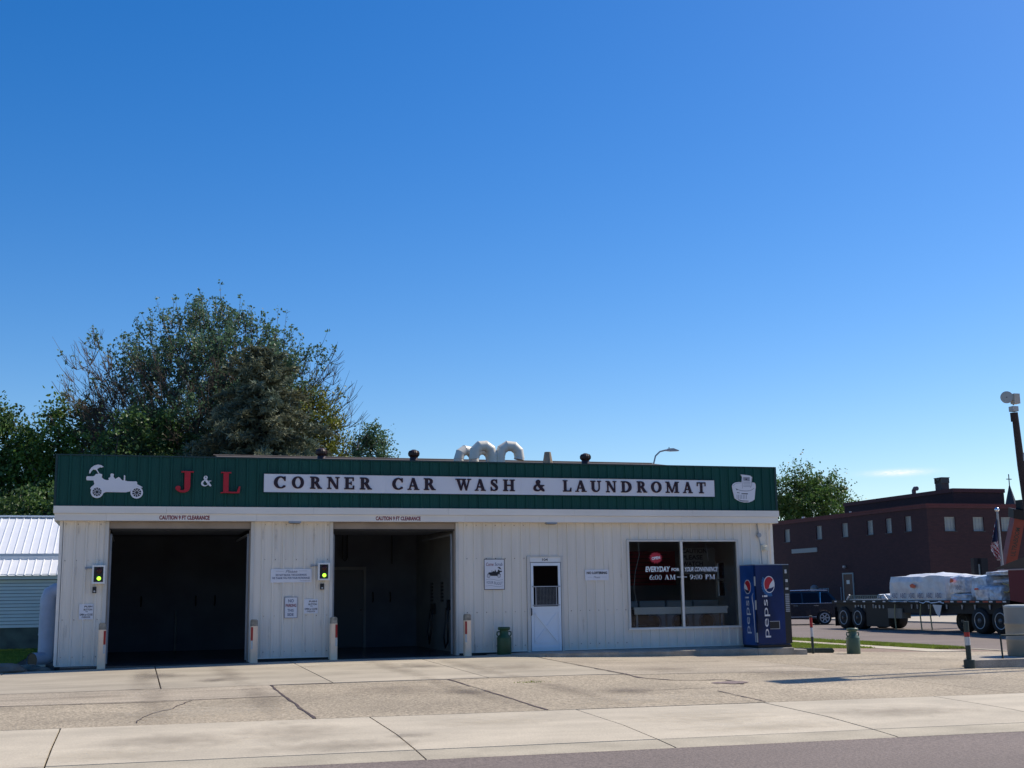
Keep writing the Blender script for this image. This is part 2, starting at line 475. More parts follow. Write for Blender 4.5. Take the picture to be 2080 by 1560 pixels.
def text(body, mt, parent, fn, u0, u1, v0, v1, d=0.003, bold=0.0, shear=0.0, name='lettering', wave=None):
    vs, fs = glyphs(body, bold)
    mb = MB()
    P = []
    for a, b in vs:
        v = v0 + b * (v1 - v0)
        if wave: v += wave(a)
        P.append(fn(u0 + a * (u1 - u0) + shear * b * (v1 - v0), v, d))
    mb.add(P, fs)
    return mb.build(name, mt, parent)


# ------------------------------------------------------------------ serif alphabet (drawn, cap height 1)
def _rect(x0, y0, x1, y1): return [(x0, y0), (x1, y0), (x1, y1), (x0, y1)]


def _ring(co, ro, ci, ri, a0, a1, n=20):
    out = []
    for i in range(n):
        t0 = radians(a0 + (a1 - a0) * i / n); t1 = radians(a0 + (a1 - a0) * (i + 1) / n)
        out.append([(co[0] + ro[0] * cos(t0), co[1] + ro[1] * sin(t0)), (co[0] + ro[0] * cos(t1), co[1] + ro[1] * sin(t1)),
                    (ci[0] + ri[0] * cos(t1), ci[1] + ri[1] * sin(t1)), (ci[0] + ri[0] * cos(t0), ci[1] + ri[1] * sin(t0))])
    return out


def _catmull(pts, n=5):
    out = []
    for i in range(len(pts) - 1):
        p0, p1, p2, p3 = pts[max(i - 1, 0)], pts[i], pts[i + 1], pts[min(i + 2, len(pts) - 1)]
        for k in range(n):
            t = k / n
            out.append(tuple(0.5 * (2 * b + (c - a) * t + (2 * a - 5 * b + 4 * c - d) * t * t + (3 * b - a - 3 * c + d) * t ** 3)
                             for a, b, c, d in zip(p0, p1, p2, p3)))
    out.append(tuple(pts[-1]))
    return out


def _stroke(pw):
    c = _catmull(pw)
    L, Rr = [], []
    for i, (x, y, wd) in enumerate(c):
        a = c[max(i - 1, 0)]; b = c[min(i + 1, len(c) - 1)]
        dx, dy = b[0] - a[0], b[1] - a[1]; l = sqrt(dx * dx + dy * dy) or 1
        L.append((x - dy / l * wd / 2, y + dx / l * wd / 2)); Rr.append((x + dy / l * wd / 2, y - dx / l * wd / 2))
    return [[L[i], L[i + 1], Rr[i + 1], Rr[i]] for i in range(len(c) - 1)]


def _stem(x, wd=0.22, top=True, bot=True):
    o = [_rect(x, 0, x + wd, 1)]
    if bot: o.append(_rect(x - .1, 0, x + wd + .1, .055))
    if top: o.append(_rect(x - .1, .945, x + wd + .1, 1))
    return o


GL = {
    'C': _ring((.47, .5), (.47, .52), (.50, .5), (.27, .45), 38, 322, 26) + [_rect(.76, .66, .83, 1.0), _rect(.74, .1, .82, .2)],
    'O': _ring((.47, .5), (.47, .52), (.47, .5), (.25, .45), 0, 360, 32),
    'R': _stem(.12) + _ring((.4, .74), (.36, .26), (.36, .74), (.19, .20), -90, 90, 12) + [_rect(.3, .93, .42, 1), _rect(.3, .48, .42, .54),
         [(.40, .5), (.62, .5), (.94, 0), (.70, 0)], _rect(.68, 0, 1.0, .055)],
    'N': [_rect(.12, 0, .21, 1), _rect(.80, .0, .89, 1), [(.06, 1), (.30, 1), (.89, 0), (.74, 0)], _rect(-.02, .945, .26, 1), _rect(0, 0, .33, .055), _rect(.68, .945, 1.0, 1)],
    'E': _stem(.12) + [_rect(.2, .93, .74, 1), _rect(.68, .72, .75, 1), _rect(.3, .46, .56, .54), _rect(.53, .36, .58, .64), _rect(.2, 0, .74, .07), _rect(.70, 0, .78, .28)],
    'A': [[(.43, 1), (.52, 1), (.19, 0), (.11, 0)], [(.40, 1), (.60, 1), (.95, 0), (.71, 0)], _rect(.25, .29, .75, .36), _rect(0, 0, .32, .05), _rect(.60, 0, 1.05, .05)],
    'W': [[(.1, 1), (.32, 1), (.53, 0), (.43, 0)], [(.43, 0), (.52, 0), (.76, 1), (.69, 1)], [(.58, 1), (.80, 1), (1.0, 0), (.90, 0)], [(.91, 0), (.98, 0), (1.24, 1), (1.17, 1)],
          _rect(0, .945, .44, 1), _rect(.50, .945, .90, 1), _rect(1.05, .945, 1.36, 1)],
    'S': _stroke([(.60, .78, .05), (.5, .93, .06), (.33, .965, .07), (.17, .87, .13), (.16, .71, .18), (.32, .57, .21), (.5, .43, .21), (.60, .28, .18),
                  (.56, .12, .13), (.38, .035, .07), (.2, .07, .06), (.09, .22, .05)]) + [_rect(.57, .68, .63, 1.0), _rect(.05, 0, .11, .33)],
    'H': _stem(.1, .2) + _stem(.66, .2) + [_rect(.25, .46, .7, .54)],
    'L': _stem(.12) + [_rect(.2, 0, .74, .07), [(.66, 0), (.80, 0), (.83, .32), (.77, .32)]],
    'U': [_rect(.12, .34, .34, 1), _rect(.79, .34, .87, 1), _rect(.0, .945, .46, 1), _rect(.66, .945, 1.0, 1)] + _ring((.495, .36), (.375, .38), (.565, .36), (.225, .30), 180, 360, 16),
    'D': _stem(.1, .21) + _ring((.38, .5), (.56, .5), (.36, .5), (.34, .43), -90, 90, 18) + [_rect(.25, .93, .4, 1), _rect(.25, 0, .4, .07)],
    'M': [_rect(.14, 0, .22, 1), _rect(.98, 0, 1.19, 1), [(.06, 1), (.32, 1), (.68, .02), (.58, .02)], [(1.02, 1), (.95, 1), (.59, .02), (.67, .02)], _rect(0, .945, .3, 1),
          _rect(0, 0, .36, .055), _rect(.86, 0, 1.31, .055), _rect(.94, .945, 1.3, 1)],
    'T': [_rect(.36, 0, .58, 1), _rect(0, .93, .94, 1), _rect(0, .68, .06, 1), _rect(.88, .68, .94, 1), _rect(.22, 0, .72, .055)],
    'J': [_rect(.42, .28, .68, 1), _rect(.28, .94, .82, 1)] + _stroke([(.55, .30, .26), (.53, .13, .22), (.40, .03, .12), (.24, .04, .10), (.12, .14, .14)]) +
         [[(.15 + .12 * cos(radians(t)), .18 + .11 * sin(radians(t))) for t in range(0, 360, 30)]],
    '&': _stroke([(1.0, .0, .10), (.86, .10, .2), (.6, .40, .22), (.36, .70, .2), (.30, .86, .13), (.42, .98, .07), (.56, .88, .12), (.48, .68, .14), (.30, .54, .10),
                  (.13, .38, .17), (.10, .18, .2), (.26, .035, .13), (.48, .03, .08), (.68, .17, .07), (.84, .46, .07)]) + [_rect(.70, .47, 1.0, .53)],
}


GL['P'] = _stem(.12) + _ring((.4, .72), (.38, .28), (.36, .72), (.20, .22), -90, 90, 12) + [_rect(.3, .93, .42, 1), _rect(.3, .44, .42, .50)]
GL['0'] = _ring((.35, .5), (.35, .51), (.35, .5), (.22, .45), 0, 360, 26)
GL['6'] = _ring((.36, .31), (.36, .32), (.37, .31), (.22, .24), 0, 360, 24) + _stroke([(.66, .97, .06), (.42, .88, .12), (.2, .66, .18), (.09, .36, .2)])
GL['9'] = [[(.72 - a, 1 - b) for a, b in q] for q in GL['6']]
GL[':'] = [[(.11 + .11 * cos(radians(t)), c + .11 * sin(radians(t))) for t in range(0, 360, 30)] for c in (.11, .58)]


def serif_run(body, fn, x0, x1, z0, z1, mt, parent):
    wd = {'6': .72, '9': .72, '0': .70, ':': .24, 'A': 1.05, 'M': 1.31, 'P': .78, ' ': .42}
    tot = sum(wd[c] for c in body) + .13 * (len(body) - 1); k = (x1 - x0) / tot; x = x0
    for c in body:
        if c != ' ': glyph(c, fn, x, x + wd[c] * k, z0, z0 + (z1 - z0) * (.69 if c == ':' else 1), .001, .003, [mt], parent, 'lettering')
        x += (wd[c] + .13) * k


def glyph(ch, fn, x0, x1, z0, z1, d0, d1, mats, parent=None, name='letter', edge=0.0, label=None, at=None):
    polys = GL[ch]
    us = [p[0] for q in polys for p in q]; vs = [p[1] for q in polys for p in q]
    a0, a1, b0, b1 = min(us), max(us), min(vs), max(vs)
    mb = MB()
    k = 0
    T = lambda p, ox=0, oz=0: (x0 + (p[0] - a0) / (a1 - a0) * (x1 - x0) + ox, z0 + (p[1] - b0) / (b1 - b0) * (z1 - z0) + oz)
    if edge:
        for ox, oz in ((edge, edge), (-edge, edge), (edge, -edge), (-edge, -edge)):
            for q in polys:
                mb.prism([T(p, ox, oz) for p in q], fn, d0, d1 - 0.012 + 0.00012 * (k % 41), 1); k += 1
    k = 0
    for q in polys:
        mb.prism([T(p) for p in q], fn, d0, d1 + 0.00025 * (k % 23), 0, 1 if edge else 0); k += 1
    return mb.build(name, mats, parent, label=label, at=at)


# ------------------------------------------------------------------ the lie of the land
def lerp(x, xs, ys):
    if x <= xs[0]: return ys[0]
    for i in range(len(xs) - 1):
        if x <= xs[i + 1]:
            return ys[i] + (ys[i + 1] - ys[i]) * (x - xs[i]) / (xs[i + 1] - xs[i])
    return ys[-1]


def G(x, y):
    nb = lerp(x, [-6, -2, 2.5, 4, 8, 9, 11, 13.6, 15.3, 20, 26], [-.12, -.1, -.055, -.04, -.04, -.085, -.135, -.175, -.205, -.33, -.45])
    if y >= -0.35:
        return nb
    sb = -.175 - .006 * max(-8, min(x, 24))
    if y >= -11.7:
        t = (y + 0.35) / (-11.7 + 0.35)
        return nb + (sb - nb) * t
    return sb + lerp(y, [-60, -27, -15.1, -14.93, -14.86, -14.42, -13.4, -11.7], [-.10, -.11, -.155, -.15, -.137, -.105, -.045, 0])


def grid_sheet(x0, x1, y0, y1, dz, step=0.6, skirt=0.0, ys=None, fnz=None):
    nx = max(1, int(round((x1 - x0) / step)))
    if ys is None:
        ny = max(1, int(round((y1 - y0) / step)))
        ys = [y0 + (y1 - y0) * j / ny for j in range(ny + 1)]
    ny = len(ys) - 1
    mb = MB()
    z = fnz or G
    vs = [(x0 + (x1 - x0) * i / nx, y, z(x0 + (x1 - x0) * i / nx, y) + dz) for y in ys for i in range(nx + 1)]
    fs = [(j * (nx + 1) + i, j * (nx + 1) + i + 1, (j + 1) * (nx + 1) + i + 1, (j + 1) * (nx + 1) + i) for j in range(ny) for i in range(nx)]
    mb.add(vs, fs)
    if skirt:
        ring = [i for i in range(nx + 1)] + [j * (nx + 1) + nx for j in range(1, ny + 1)] + [ny * (nx + 1) + i for i in range(nx - 1, -1, -1)] + [j * (nx + 1) for j in range(ny - 1, 0, -1)]
        top = [vs[i] for i in ring]; low = [(p[0], p[1], p[2] - skirt) for p in top]
        n = len(top)
        mb.add(top + low, [(i, n + i, n + (i + 1) % n, (i + 1) % n) for i in range(n)])
    return mb


def slab(name, mt, parent, x0, x1, y0, y1, gap=0.012, dz=0.0, ys=None, step=0.7):
    x0 += gap; x1 -= gap
    if ys is None:
        y0 += gap; y1 -= gap
    mb = grid_sheet(x0, x1, y0, y1, dz + random.uniform(-.002, .002), step, 0.07, ys)
    return mb.build(name, mt, parent, at=((x0 + x1) / 2, (y0 + y1) / 2, G((x0 + x1) / 2, (y0 + y1) / 2)))


def crack(parent, pts, wd, mt=None, dz=0.005, jit=0.014):
    """thin irregular tar line following the ground"""
    P = []
    for i in range(len(pts) - 1):
        a, b = pts[i], pts[i + 1]
        n = max(2, int(math.hypot(b[0] - a[0], b[1] - a[1]) / 0.22))
        for k in range(n): P.append((a[0] + (b[0] - a[0]) * k / n, a[1] + (b[1] - a[1]) * k / n))
    P.append(pts[-1])
    vs, fs = [], []
    o = 0.0
    for i, (x, y) in enumerate(P):
        a = P[max(i - 1, 0)]; b = P[min(i + 1, len(P) - 1)]
        dx, dy = b[0] - a[0], b[1] - a[1]; l = math.hypot(dx, dy) or 1
        o = o * .75 + random.uniform(-jit, jit); hw = wd / 2 * random.uniform(.45, 1.25)
        for s in (-1, 1):
            px, py = x - dy / l * (o + s * hw), y + dx / l * (o + s * hw)
            vs.append((px, py, G(px, py) + dz))
    for i in range(len(P) - 1): fs.append((2 * i, 2 * i + 1, 2 * i + 3, 2 * i + 2))
    mb = MB(); mb.add(vs, fs)
    return mb.build('crack', mt or M_TAR, parent)


# the ground sheet under everything, out to the horizon
def ground_z(x, y):
    if x > 22.4: return -0.62
    return G(max(-8, x), y) - 0.06


xs = [-600, -200, -60, -20, -12] + [-10 + 1.0 * i for i in range(33)] + [22.5, 30, 60, 200, 600]
ys = [-300, -100, -60, -27, -20, -16, -15.1, -14.95, -14.85, -14.4, -13.4, -12.5, -11.7, -9, -6.4, -3, -.35, 0, 4, 12, 30, 80, 250, 800]
mb = MB()
mb.add([(x, y, ground_z(x, y)) for y in ys for x in xs],
       [(j * len(xs) + i, j * len(xs) + i + 1, (j + 1) * len(xs) + i + 1, (j + 1) * len(xs) + i) for j in range(len(ys) - 1) for i in range(len(xs) - 1)])
structure(mb.build('ground', M_DIRT))

# parking lot: slabs of concrete, older aggregate concrete towards the street
lot = structure(grid_sheet(-14, 22.3, -11.72, -0.33, -0.03, 1.0).build('parking_lot', M_DIRT))
for a, b in zip([-14, -8.2, -5.2, -2.4, .48, 3.27, 6.0], [-8.2, -5.2, -2.4, .48, 3.27, 6.0, 8.6]):
    slab('concrete_slab', M_CONC, lot, a, b, -6.3, -0.34)
for a, b in zip([-14, -6, -2.4], [-6, -2.4, 2.22]):
    slab('concrete_slab', M_AGG2, lot, a, b, -8.5, -6.3)
for a, b in zip([-14, -6, ], [-6, 2.22]):
    slab('aggregate_slab', M_AGG, lot, a, b, -11.74, -8.5, gap=0.006)
for a, b in zip([2.22, 5.26, 8.5, 12.6, 17.2], [5.26, 8.5, 12.6, 17.2, 22.3]):
    slab('aggregate_slab', M_AGG, lot, a, b, -11.74, -6.4, gap=0.008)
slab('aggregate_slab', M_AGG2, lot, 8.6, 12.9, -6.4, -0.6)
slab('aggregate_slab', M_AGG, lot, 12.9, 17.6, -6.4, 0.6)
slab('aggregate_slab', M_AGG, lot, 17.6, 22.3, -6.4, 0.6)
crack(lot, [(2.22, -6.35), (2.2, -11.7)], 0.042)
crack(lot, [(5.24, -6.45), (5.26, -7.9)], 0.05)
crack(lot, [(5.27, -8.6), (5.26, -11.7)], 0.05)
crack(lot, [(8.6, -.8), (8.58, -3.4)], 0.018)
crack(lot, [(8.56, -3.4), (8.54, -6.3), (8.5, -7.3)], 0.035)
crack(lot, [(8.55, -6.2), (8.52, -7.2), (8.78, -7.9), (9.53, -7.95)], 0.075, jit=.05)
crack(lot, [(9.5, -7.92), (9.72, -8.0), (9.58, -8.9)], 0.06, jit=.05)
crack(lot, [(8.6, -9.9), (8.47, -11.7)], 0.03)
crack(lot, [(-2.3, -8.52), (-.5, -8.6), (.3, -8.68), (1.2, -8.5), (2.2, -8.42)], 0.04, jit=.03)
crack(lot, [(-2.4, -6.3), (-.9, -6.33), (.5, -6.27)], 0.045)
crack(lot, [(.9, -8.7), (.55, -9.8), (.2, -10.6), (.1, -11.5)], 0.022, jit=.045)
crack(lot, [(2.2, -6.38), (3.3, -6.42)], 0.06)
crack(lot, [(3.3, -6.42), (5.2, -6.38), (8.5, -6.36)], 0.03)
crack(lot, [(9.0, -3.3), (10.4, -3.2), (12.2, -3.1)], 0.02)
crack(lot, [(7.6, -9.6), (9.4, -9.2)], 0.02)
crack(lot, [(13.5, -5.2), (16.5, -4.9)], 0.02)
# grease patches / repair
for cx_, cy_, r1, r2 in ((9.5, -8.55, .34, .28), ):
    mbp = MB(); n = 14
    mbp.add([(cx_, cy_, G(cx_, cy_) + .006)] + [(cx_ + r1 * cos(2 * pi * i / n) * random.uniform(.7, 1.2), cy_ + r2 * sin(2 * pi * i / n) * random.uniform(.7, 1.2), G(cx_, cy_) + .006) for i in range(n)],
            [(0, 1 + i, 1 + (i + 1) % n) for i in range(n)])
    mbp.build('patch', mat('dark_repair_patch', (0.20, 0.15, 0.14), .9, .2, 8, speck=(20, .3)), lot)

def stainmat(name, col, amt, scale=3.0):
    mt = bpy.data.materials.new(name); mt.use_nodes = True
    t = mt.node_tree; b = t.nodes['Principled BSDF']; b.inputs['Base Color'].default_value = (*col, 1); b.inputs['Roughness'].default_value = .85
    tc = t.nodes.new('ShaderNodeTexCoord'); mp = t.nodes.new('ShaderNodeVectorMath'); mp.operation = 'MULTIPLY_ADD'
    mp.inputs[1].default_value = (2, 2, 0); mp.inputs[2].default_value = (-1, -1, 0)
    t.links.new(tc.outputs['UV'], mp.inputs[0])
    ln = t.nodes.new('ShaderNodeVectorMath'); ln.operation = 'LENGTH'; t.links.new(mp.outputs[0], ln.inputs[0])
    g = t.nodes.new('ShaderNodeNewGeometry'); n = t.nodes.new('ShaderNodeTexNoise'); n.inputs['Scale'].default_value = scale; n.inputs['Detail'].default_value = 6
    t.links.new(g.outputs['Position'], n.inputs['Vector'])
    a = t.nodes.new('ShaderNodeMath'); a.operation = 'MULTIPLY_ADD'; a.inputs[1].default_value = 1.5; t.links.new(n.outputs[0], a.inputs[0]); a.inputs[2].default_value = -.75
    s2 = t.nodes.new('ShaderNodeMath'); s2.operation = 'SUBTRACT'; t.links.new(a.outputs[0], s2.inputs[0]); t.links.new(ln.outputs['Value'], s2.inputs[1])
    r = t.nodes.new('ShaderNodeMapRange'); r.inputs[1].default_value = -.95; r.inputs[2].default_value = .05; r.inputs[3].default_value = 0; r.inputs[4].default_value = amt
    t.links.new(s2.outputs[0], r.inputs[0])
    tr = t.nodes.new('ShaderNodeBsdfTransparent'); ms = t.nodes.new('ShaderNodeMixShader')
    t.links.new(r.outputs[0], ms.inputs[0]); t.links.new(tr.outputs[0], ms.inputs[1]); t.links.new(b.outputs[0], ms.inputs[2])
    t.links.new(ms.outputs[0], t.nodes['Material Output'].inputs['Surface'])
    return mt


M_OIL = stainmat('oil_stain', (0.10, 0.08, 0.07), .42, 7)
M_WET = stainmat('tyre_track_stain', (0.24, 0.20, 0.155), .30, 5)
M_PALEST = stainmat('pale_scour', (0.56, 0.50, 0.39), .35, 5)
M_RUST = stainmat('rust_streak', (0.24, 0.15, 0.10), .22, 9)


def uvgrid(mb_pts, nx, ny, name, mt, parent):
    me = bpy.data.meshes.new(name)
    org = WORG[parent.name]
    me.from_pydata([(p[0] - org[0], p[1] - org[1], p[2] - org[2]) for p in mb_pts], [], [(j * (nx + 1) + i, j * (nx + 1) + i + 1, (j + 1) * (nx + 1) + i + 1, (j + 1) * (nx + 1) + i) for j in range(ny) for i in range(nx)])
    uv = me.uv_layers.new(name='UVMap')
    for lp in me.loops:
        vi = lp.vertex_index; uv.data[lp.index].uv = ((vi % (nx + 1)) / nx, (vi // (nx + 1)) / ny)
    me.materials.append(mt)
    o = bpy.data.objects.new(name, me); COL.objects.link(o); o.parent = parent; WORG[o.name] = org
    return o


_stn = [0]


def stain(parent, x, y, rx, ry, mt, ang=0.0, name='stain'):
    _stn[0] += 1
    c, s_ = cos(ang), sin(ang); P = []
    nx = ny = 8
    for j in range(ny + 1):
        for i in range(nx + 1):
            u, v = (i / nx * 2 - 1) * rx, (j / ny * 2 - 1) * ry
            px, py = x + u * c - v * s_, y + u * s_ + v * c
            P.append((px, py, G(px, py) + .009 + .0011 * (_stn[0] % 9)))
    return uvgrid(P, nx, ny, name, mt, parent)


for x, y, rx, ry, mt_ in ((.5, -3.2, .55, .9, M_OIL), (5.5, -3.0, .5, .8, M_OIL), (1.4, -4.9, .35, .5, M_OIL), (4.9, -8.9, .5, .6, M_OIL), (7.3, -9.6, .6, .7, M_OIL), (-.6, -7.4, .8, .6, M_WET), (9.8, -5.2, .9, .9, M_WET),
                          (3.9, -8.0, 1.1, 1.4, M_WET), (7.2, -4.2, .9, .9, M_WET), (11.6, -6.8, 1.2, 1.0, M_WET), (1.0, -10.4, 1.3, 1.0, M_PALEST), (6.9, -10.8, 1.5, .7, M_PALEST), (13.6, -8.4, 1.2, .9, M_WET), (14.2, -4.4, 1.3, 1.0, M_PALEST), (3.6, -2.0, 1.2, .6, M_PALEST)):
    stain(lot, x, y, rx, ry, mt_)
for x in (.25, 1.75, 4.9, 6.4):          # wheel paths out of the bays
    stain(lot, x, -3.6, .32, 3.6, M_WET, random.uniform(-.03, .03), 'tyre_track'); stain(lot, x + .1, -8.8, .30, 3.4, M_WET, random.uniform(-.05, .05), 'tyre_track')

# sidewalk with a sloping apron and a low kerb, joints between the slabs
XJ = [-13.5, -10.2, -6.9, -3.8, -.76, 2.89, 5.64, 8.4, 11.15, 13.95, 16.8, 19.7, 22.3]
side = structure(grid_sheet(-14, 22.3, -14.4, -11.75, -0.04, 1.2).build('sidewalk', M_DIRT))
kerb = structure(grid_sheet(-14, 22.3, -14.9, -14.4, -0.04, 1.2).build('kerb', M_DIRT))
for a, b in zip(XJ[:-1], XJ[1:]):
    slab('sidewalk_slab', M_WALK, side, a, b, 0, 0, gap=0.011, ys=[-14.40, -14.1, -13.7, -13.4, -13.2, -12.8, -12.3, -11.76])
    slab('kerb_stone', M_KERB, kerb, a, b, 0, 0, gap=0.010, ys=[-14.90, -14.86, -14.84, -14.7, -14.5, -14.42])
for x, y, rx, ry, mt_ in ((3.05, -13.55, .34, .16, M_OIL), (.5, -13.2, 1.0, .7, M_WET), (1.8, -12.9, .8, .9, M_WET), (6.9, -13.0, 1.2, .7, M_PALEST), (4.2, -12.6, .9, .5, M_PALEST), (9.6, -13.2, 1.3, .6, M_WET), (-.2, -13.9, .8, .4, M_PALEST), (2.2, -14.0, 1.1, .35, M_WET), (7.3, -13.9, 1.3, .35, M_PALEST)):
    stain(side, x, y, rx, ry, mt_)
# main road
structure(grid_sheet(-200, 240, -60, -14.903, 0.0, 4, ys=[-60, -40, -27, -20, -16, -15.1, -14.93, -14.903]).build('road', M_ROAD))
# ground to the right of the building and the side street
lawnz = lambda x, y: G(x, 0)
structure(grid_sheet(15.3, 22.3, 0.58, 3.2, 0.0, 1.0).build('gravel_strip', M_SOIL))
structure(grid_sheet(15.3, 19.9, 3.2, 60, 0.0, 2).build('lawn', M_LAWN))
structure(grid_sheet(-60, -2.55, 1.5, 60, 0.0, 2).build('side_lawn', M_LAWN))
structure(grid_sheet(21.1, 22.3, 2.4, 60, 0.01, 1.2).build('verge', M_LAWN))
ssw = structure(grid_sheet(19.9, 21.1, 0.6, 60, -0.03, 1.2).build('side_sidewalk', M_DIRT))
for k in range(24):
    slab('sidewalk_slab', M_WALK, ssw, 19.9, 21.1, 0.62 + 1.8 * k, 2.42 + 1.8 * k, dz=.012)
skerb = structure(MB().box(22.3, 22.5, -11, 60, -.62, -.36).build('side_kerb', M_KERB))
structure(MB().box(22.5, 40.5, -14.9, 120, -.60, -.50).build('side_street', M_ROAD))
structure(MB().box(40.5, 90, -14.9, 120, -.60, -.42).build('far_pavement', mat('far_concrete', (0.42, 0.37, 0.30), .9, .12, .6)))
mb = MB()
for k in range(6):
    y = 1 + 5.2 * k
    mb.box(24.6, 24.72, y, y + 2.2, -.50, -.494); mb.box(22.9, 24.9, y + 1.0, y + 1.1, -.50, -.4945)
mb.build('parking_marking', mat('worn_white_marking', (0.5, 0.48, 0.46), .8), bpy.data.objects['side_street'])


def grass(name, areas, n, mt, h=(0.03, .08), zf=None):
    mb = MB(); vs, fs = [], []
    for _ in range(n):
        x0, x1, y0, y1 = random.choice(areas)
        x, y = random.uniform(x0, x1), random.uniform(y0, y1)
        z = G(x, y); a = random.uniform(0, pi); wd = random.uniform(.008, .018); hh = random.uniform(*h)
        lx, ly = random.gauss(0, .02), random.gauss(0, .02)
        o = len(vs)
        vs += [(x - cos(a) * wd, y - sin(a) * wd, z), (x + cos(a) * wd, y + sin(a) * wd, z), (x + lx, y + ly, z + hh)]
        fs.append((o, o + 1, o + 2))
    mb.add(vs, fs)
    return mb.build(name, mt, kind='stuff')


grass('verge_grass', [(21.08, 22.32, 2.3, 14), (21.08, 22.32, 2.3, 8)], 24000, M_GRASS, (0.04, .10))
grass('lawn_grass', [(17.2, 19.9, 3.0, 12)], 26000, M_GRASS, (0.03, .07))
vs, fs = [], []
for _ in range(70):
    x, y = random.gauss(6.35, .12), random.gauss(-7.55, .03); a = random.uniform(0, pi); o = len(vs)
    vs += [(x - .008 * cos(a), y, G(x, y)), (x + .008 * cos(a), y, G(x, y)), (x + random.gauss(0, .02), y + random.gauss(0, .02), G(x, y) + random.uniform(.015, .04))]; fs.append((o, o + 1, o + 2))
mb = MB(); mb.add(vs, fs); mb.build('weed_tuft', M_GRASS, kind='stuff')
grass('side_lawn_grass', [(-5.5, -2.5, 2.0, 12)], 22000, M_GRASS, (0.03, .07))

# ------------------------------------------------------------------ the car wash building
bld = thing('car_wash_building', 'long white ribbed metal car wash and laundromat with green fascia and two open bays', 'building', (6.8, 0, 0))
W0, W1, DEP, HT = -1.508, 15.134, 11.5, 2.95


def ribbed(name, mt, x0, x1, z0, z1, y, parent, ribs_from, sp=0.2286, rw=0.042, rd=0.026, mats=None):
    """one sheet of ribbed steel between x0 and x1, ribs on a fixed raster; closed solid, back at y + 4 mm"""
    prof = [(x0, 0.0)]
    k = math.ceil((x0 - ribs_from + rw) / sp)
    while True:
        c = ribs_from + k * sp
        if c + rw > x1: break
        if c - rw > x0:
            prof += [(c - rw / 2 - .006, 0.0), (c - rw / 2 + .004, rd), (c + rw / 2 - .004, rd), (c + rw / 2 + .006, 0.0)]
            m2 = c + sp / 2
            if m2 + .02 < x1: prof += [(m2 - .012, 0.0), (m2, .0035), (m2 + .012, 0.0)]
        k += 1
    prof.append((x1, 0.0))
    mb = MB(); n = len(prof)
    for i in range(n - 1):
        (xa, da), (xb, db) = prof[i], prof[i + 1]
        mb.add([(xa, y - da, z0), (xb, y - db, z0), (xb, y - db, z1), (xa, y - da, z1)], [(0, 1, 2, 3)])
        mb.add([(xa, y - da, z1), (xb, y - db, z1), (xb, y + .004, z1), (xa, y + .004, z1)], [(0, 1, 2, 3)])
        mb.add([(xa, y - da, z0), (xb, y - db, z0), (xb, y + .004, z0), (xa, y + .004, z0)], [(3, 2, 1, 0)])
    mb.add([(x0, y, z0), (x0, y + .004, z0), (x0, y + .004, z1), (x0, y, z1)], [(3, 2, 1, 0)])
    mb.add([(x1, y, z0), (x1, y + .004, z0), (x1, y + .004, z1), (x1, y, z1)], [(0, 1, 2, 3)])
    return mb.build(name, mt, parent, at=((x0 + x1) / 2, y, z0))


def panels(x0, x1, z0, z1, name='wall_panel', mt=None, y=0.0, pw=0.9144, ref=W0, parent=None):
    k0 = math.floor((x0 - ref) / pw + 1e-6)
    x = x0
    while x < x1 - 1e-6:
        k0 += 1
        e_ = min(ref + k0 * pw, x1)
        if x1 - e_ < 0.12: e_ = x1
        if e_ - x > 0.03:
            ribbed(name, mt or M_WALL, x + .0012, e_ - .0012, z0, z1, y, parent or bld, ref + .06)
        x = e_


ZB = 0.035
panels(W0, -.62, ZB - .05, HT)
panels(2.485, 4.135, ZB, HT)
panels(7.09, 8.72, ZB, HT)
panels(8.72, 9.62, 2.175, HT)
panels(9.62, 11.235, ZB, HT)
panels(11.235, 14.19, 2.56, HT)
panels(11.235, 14.19, ZB, 0.43)
panels(14.19, W1, ZB, HT)
# base flashing under the panels
for a, b in ((W0, -.62), (2.485, 4.135), (7.09, 8.72), (9.62, W1)):
    B('base_flashing', M_TRIM, a, b, -.022, -.003, ZB - .03 if a > -1 else ZB - .075, ZB - .0015 if a > -1 else ZB - .052, bld)
mbs = MB()
for a, b in ((W0, -.62), (2.485, 4.135), (7.09, 8.72), (9.62, 11.235), (14.19, W1)):
    k = math.ceil((a - (W0 + .06)) / .2286)
    while W0 + .06 + k * .2286 + .045 < b:
        x = W0 + .06 + k * .2286 + .045
        for z in (.14, .9, 2.12, 2.88):
            if x > 9.6 and z > 2: continue
            mbs.box(x, x + .014, -.012, -.0005, z + random.uniform(-.008, .008), z + .014)
        k += 1
mbs.build('screws', M_SCREW, bld, kind='stuff')
# corner trims
B('corner_trim', M_TRIM, W0 - .02, W0 + .055, -.026, -.0182, ZB - .05, HT, bld)
B('corner_trim', M_TRIM, W1 - .055, W1 + .02, -.026, -.0182, ZB, HT, bld)
_rs = random.Random(5)
for x, z1, L_ in [(_rs.choice([_rs.uniform(-1.4, -.7), _rs.uniform(2.6, 4.0), _rs.uniform(7.2, 8.6), _rs.uniform(9.7, 11.1), _rs.uniform(14.2, 14.6)]), _rs.choice([.55, .92, 2.12, 2.88, 2.9]), _rs.uniform(.25, .8)) for _ in range(18)]:
    w_ = _rs.uniform(.015, .04)
    uvgrid([(x - w_, -.0275, z1 - L_), (x + w_, -.0275, z1 - L_), (x - w_, -.0275, z1), (x + w_, -.0275, z1)], 1, 1, 'rust_streak', M_RUST, bld)
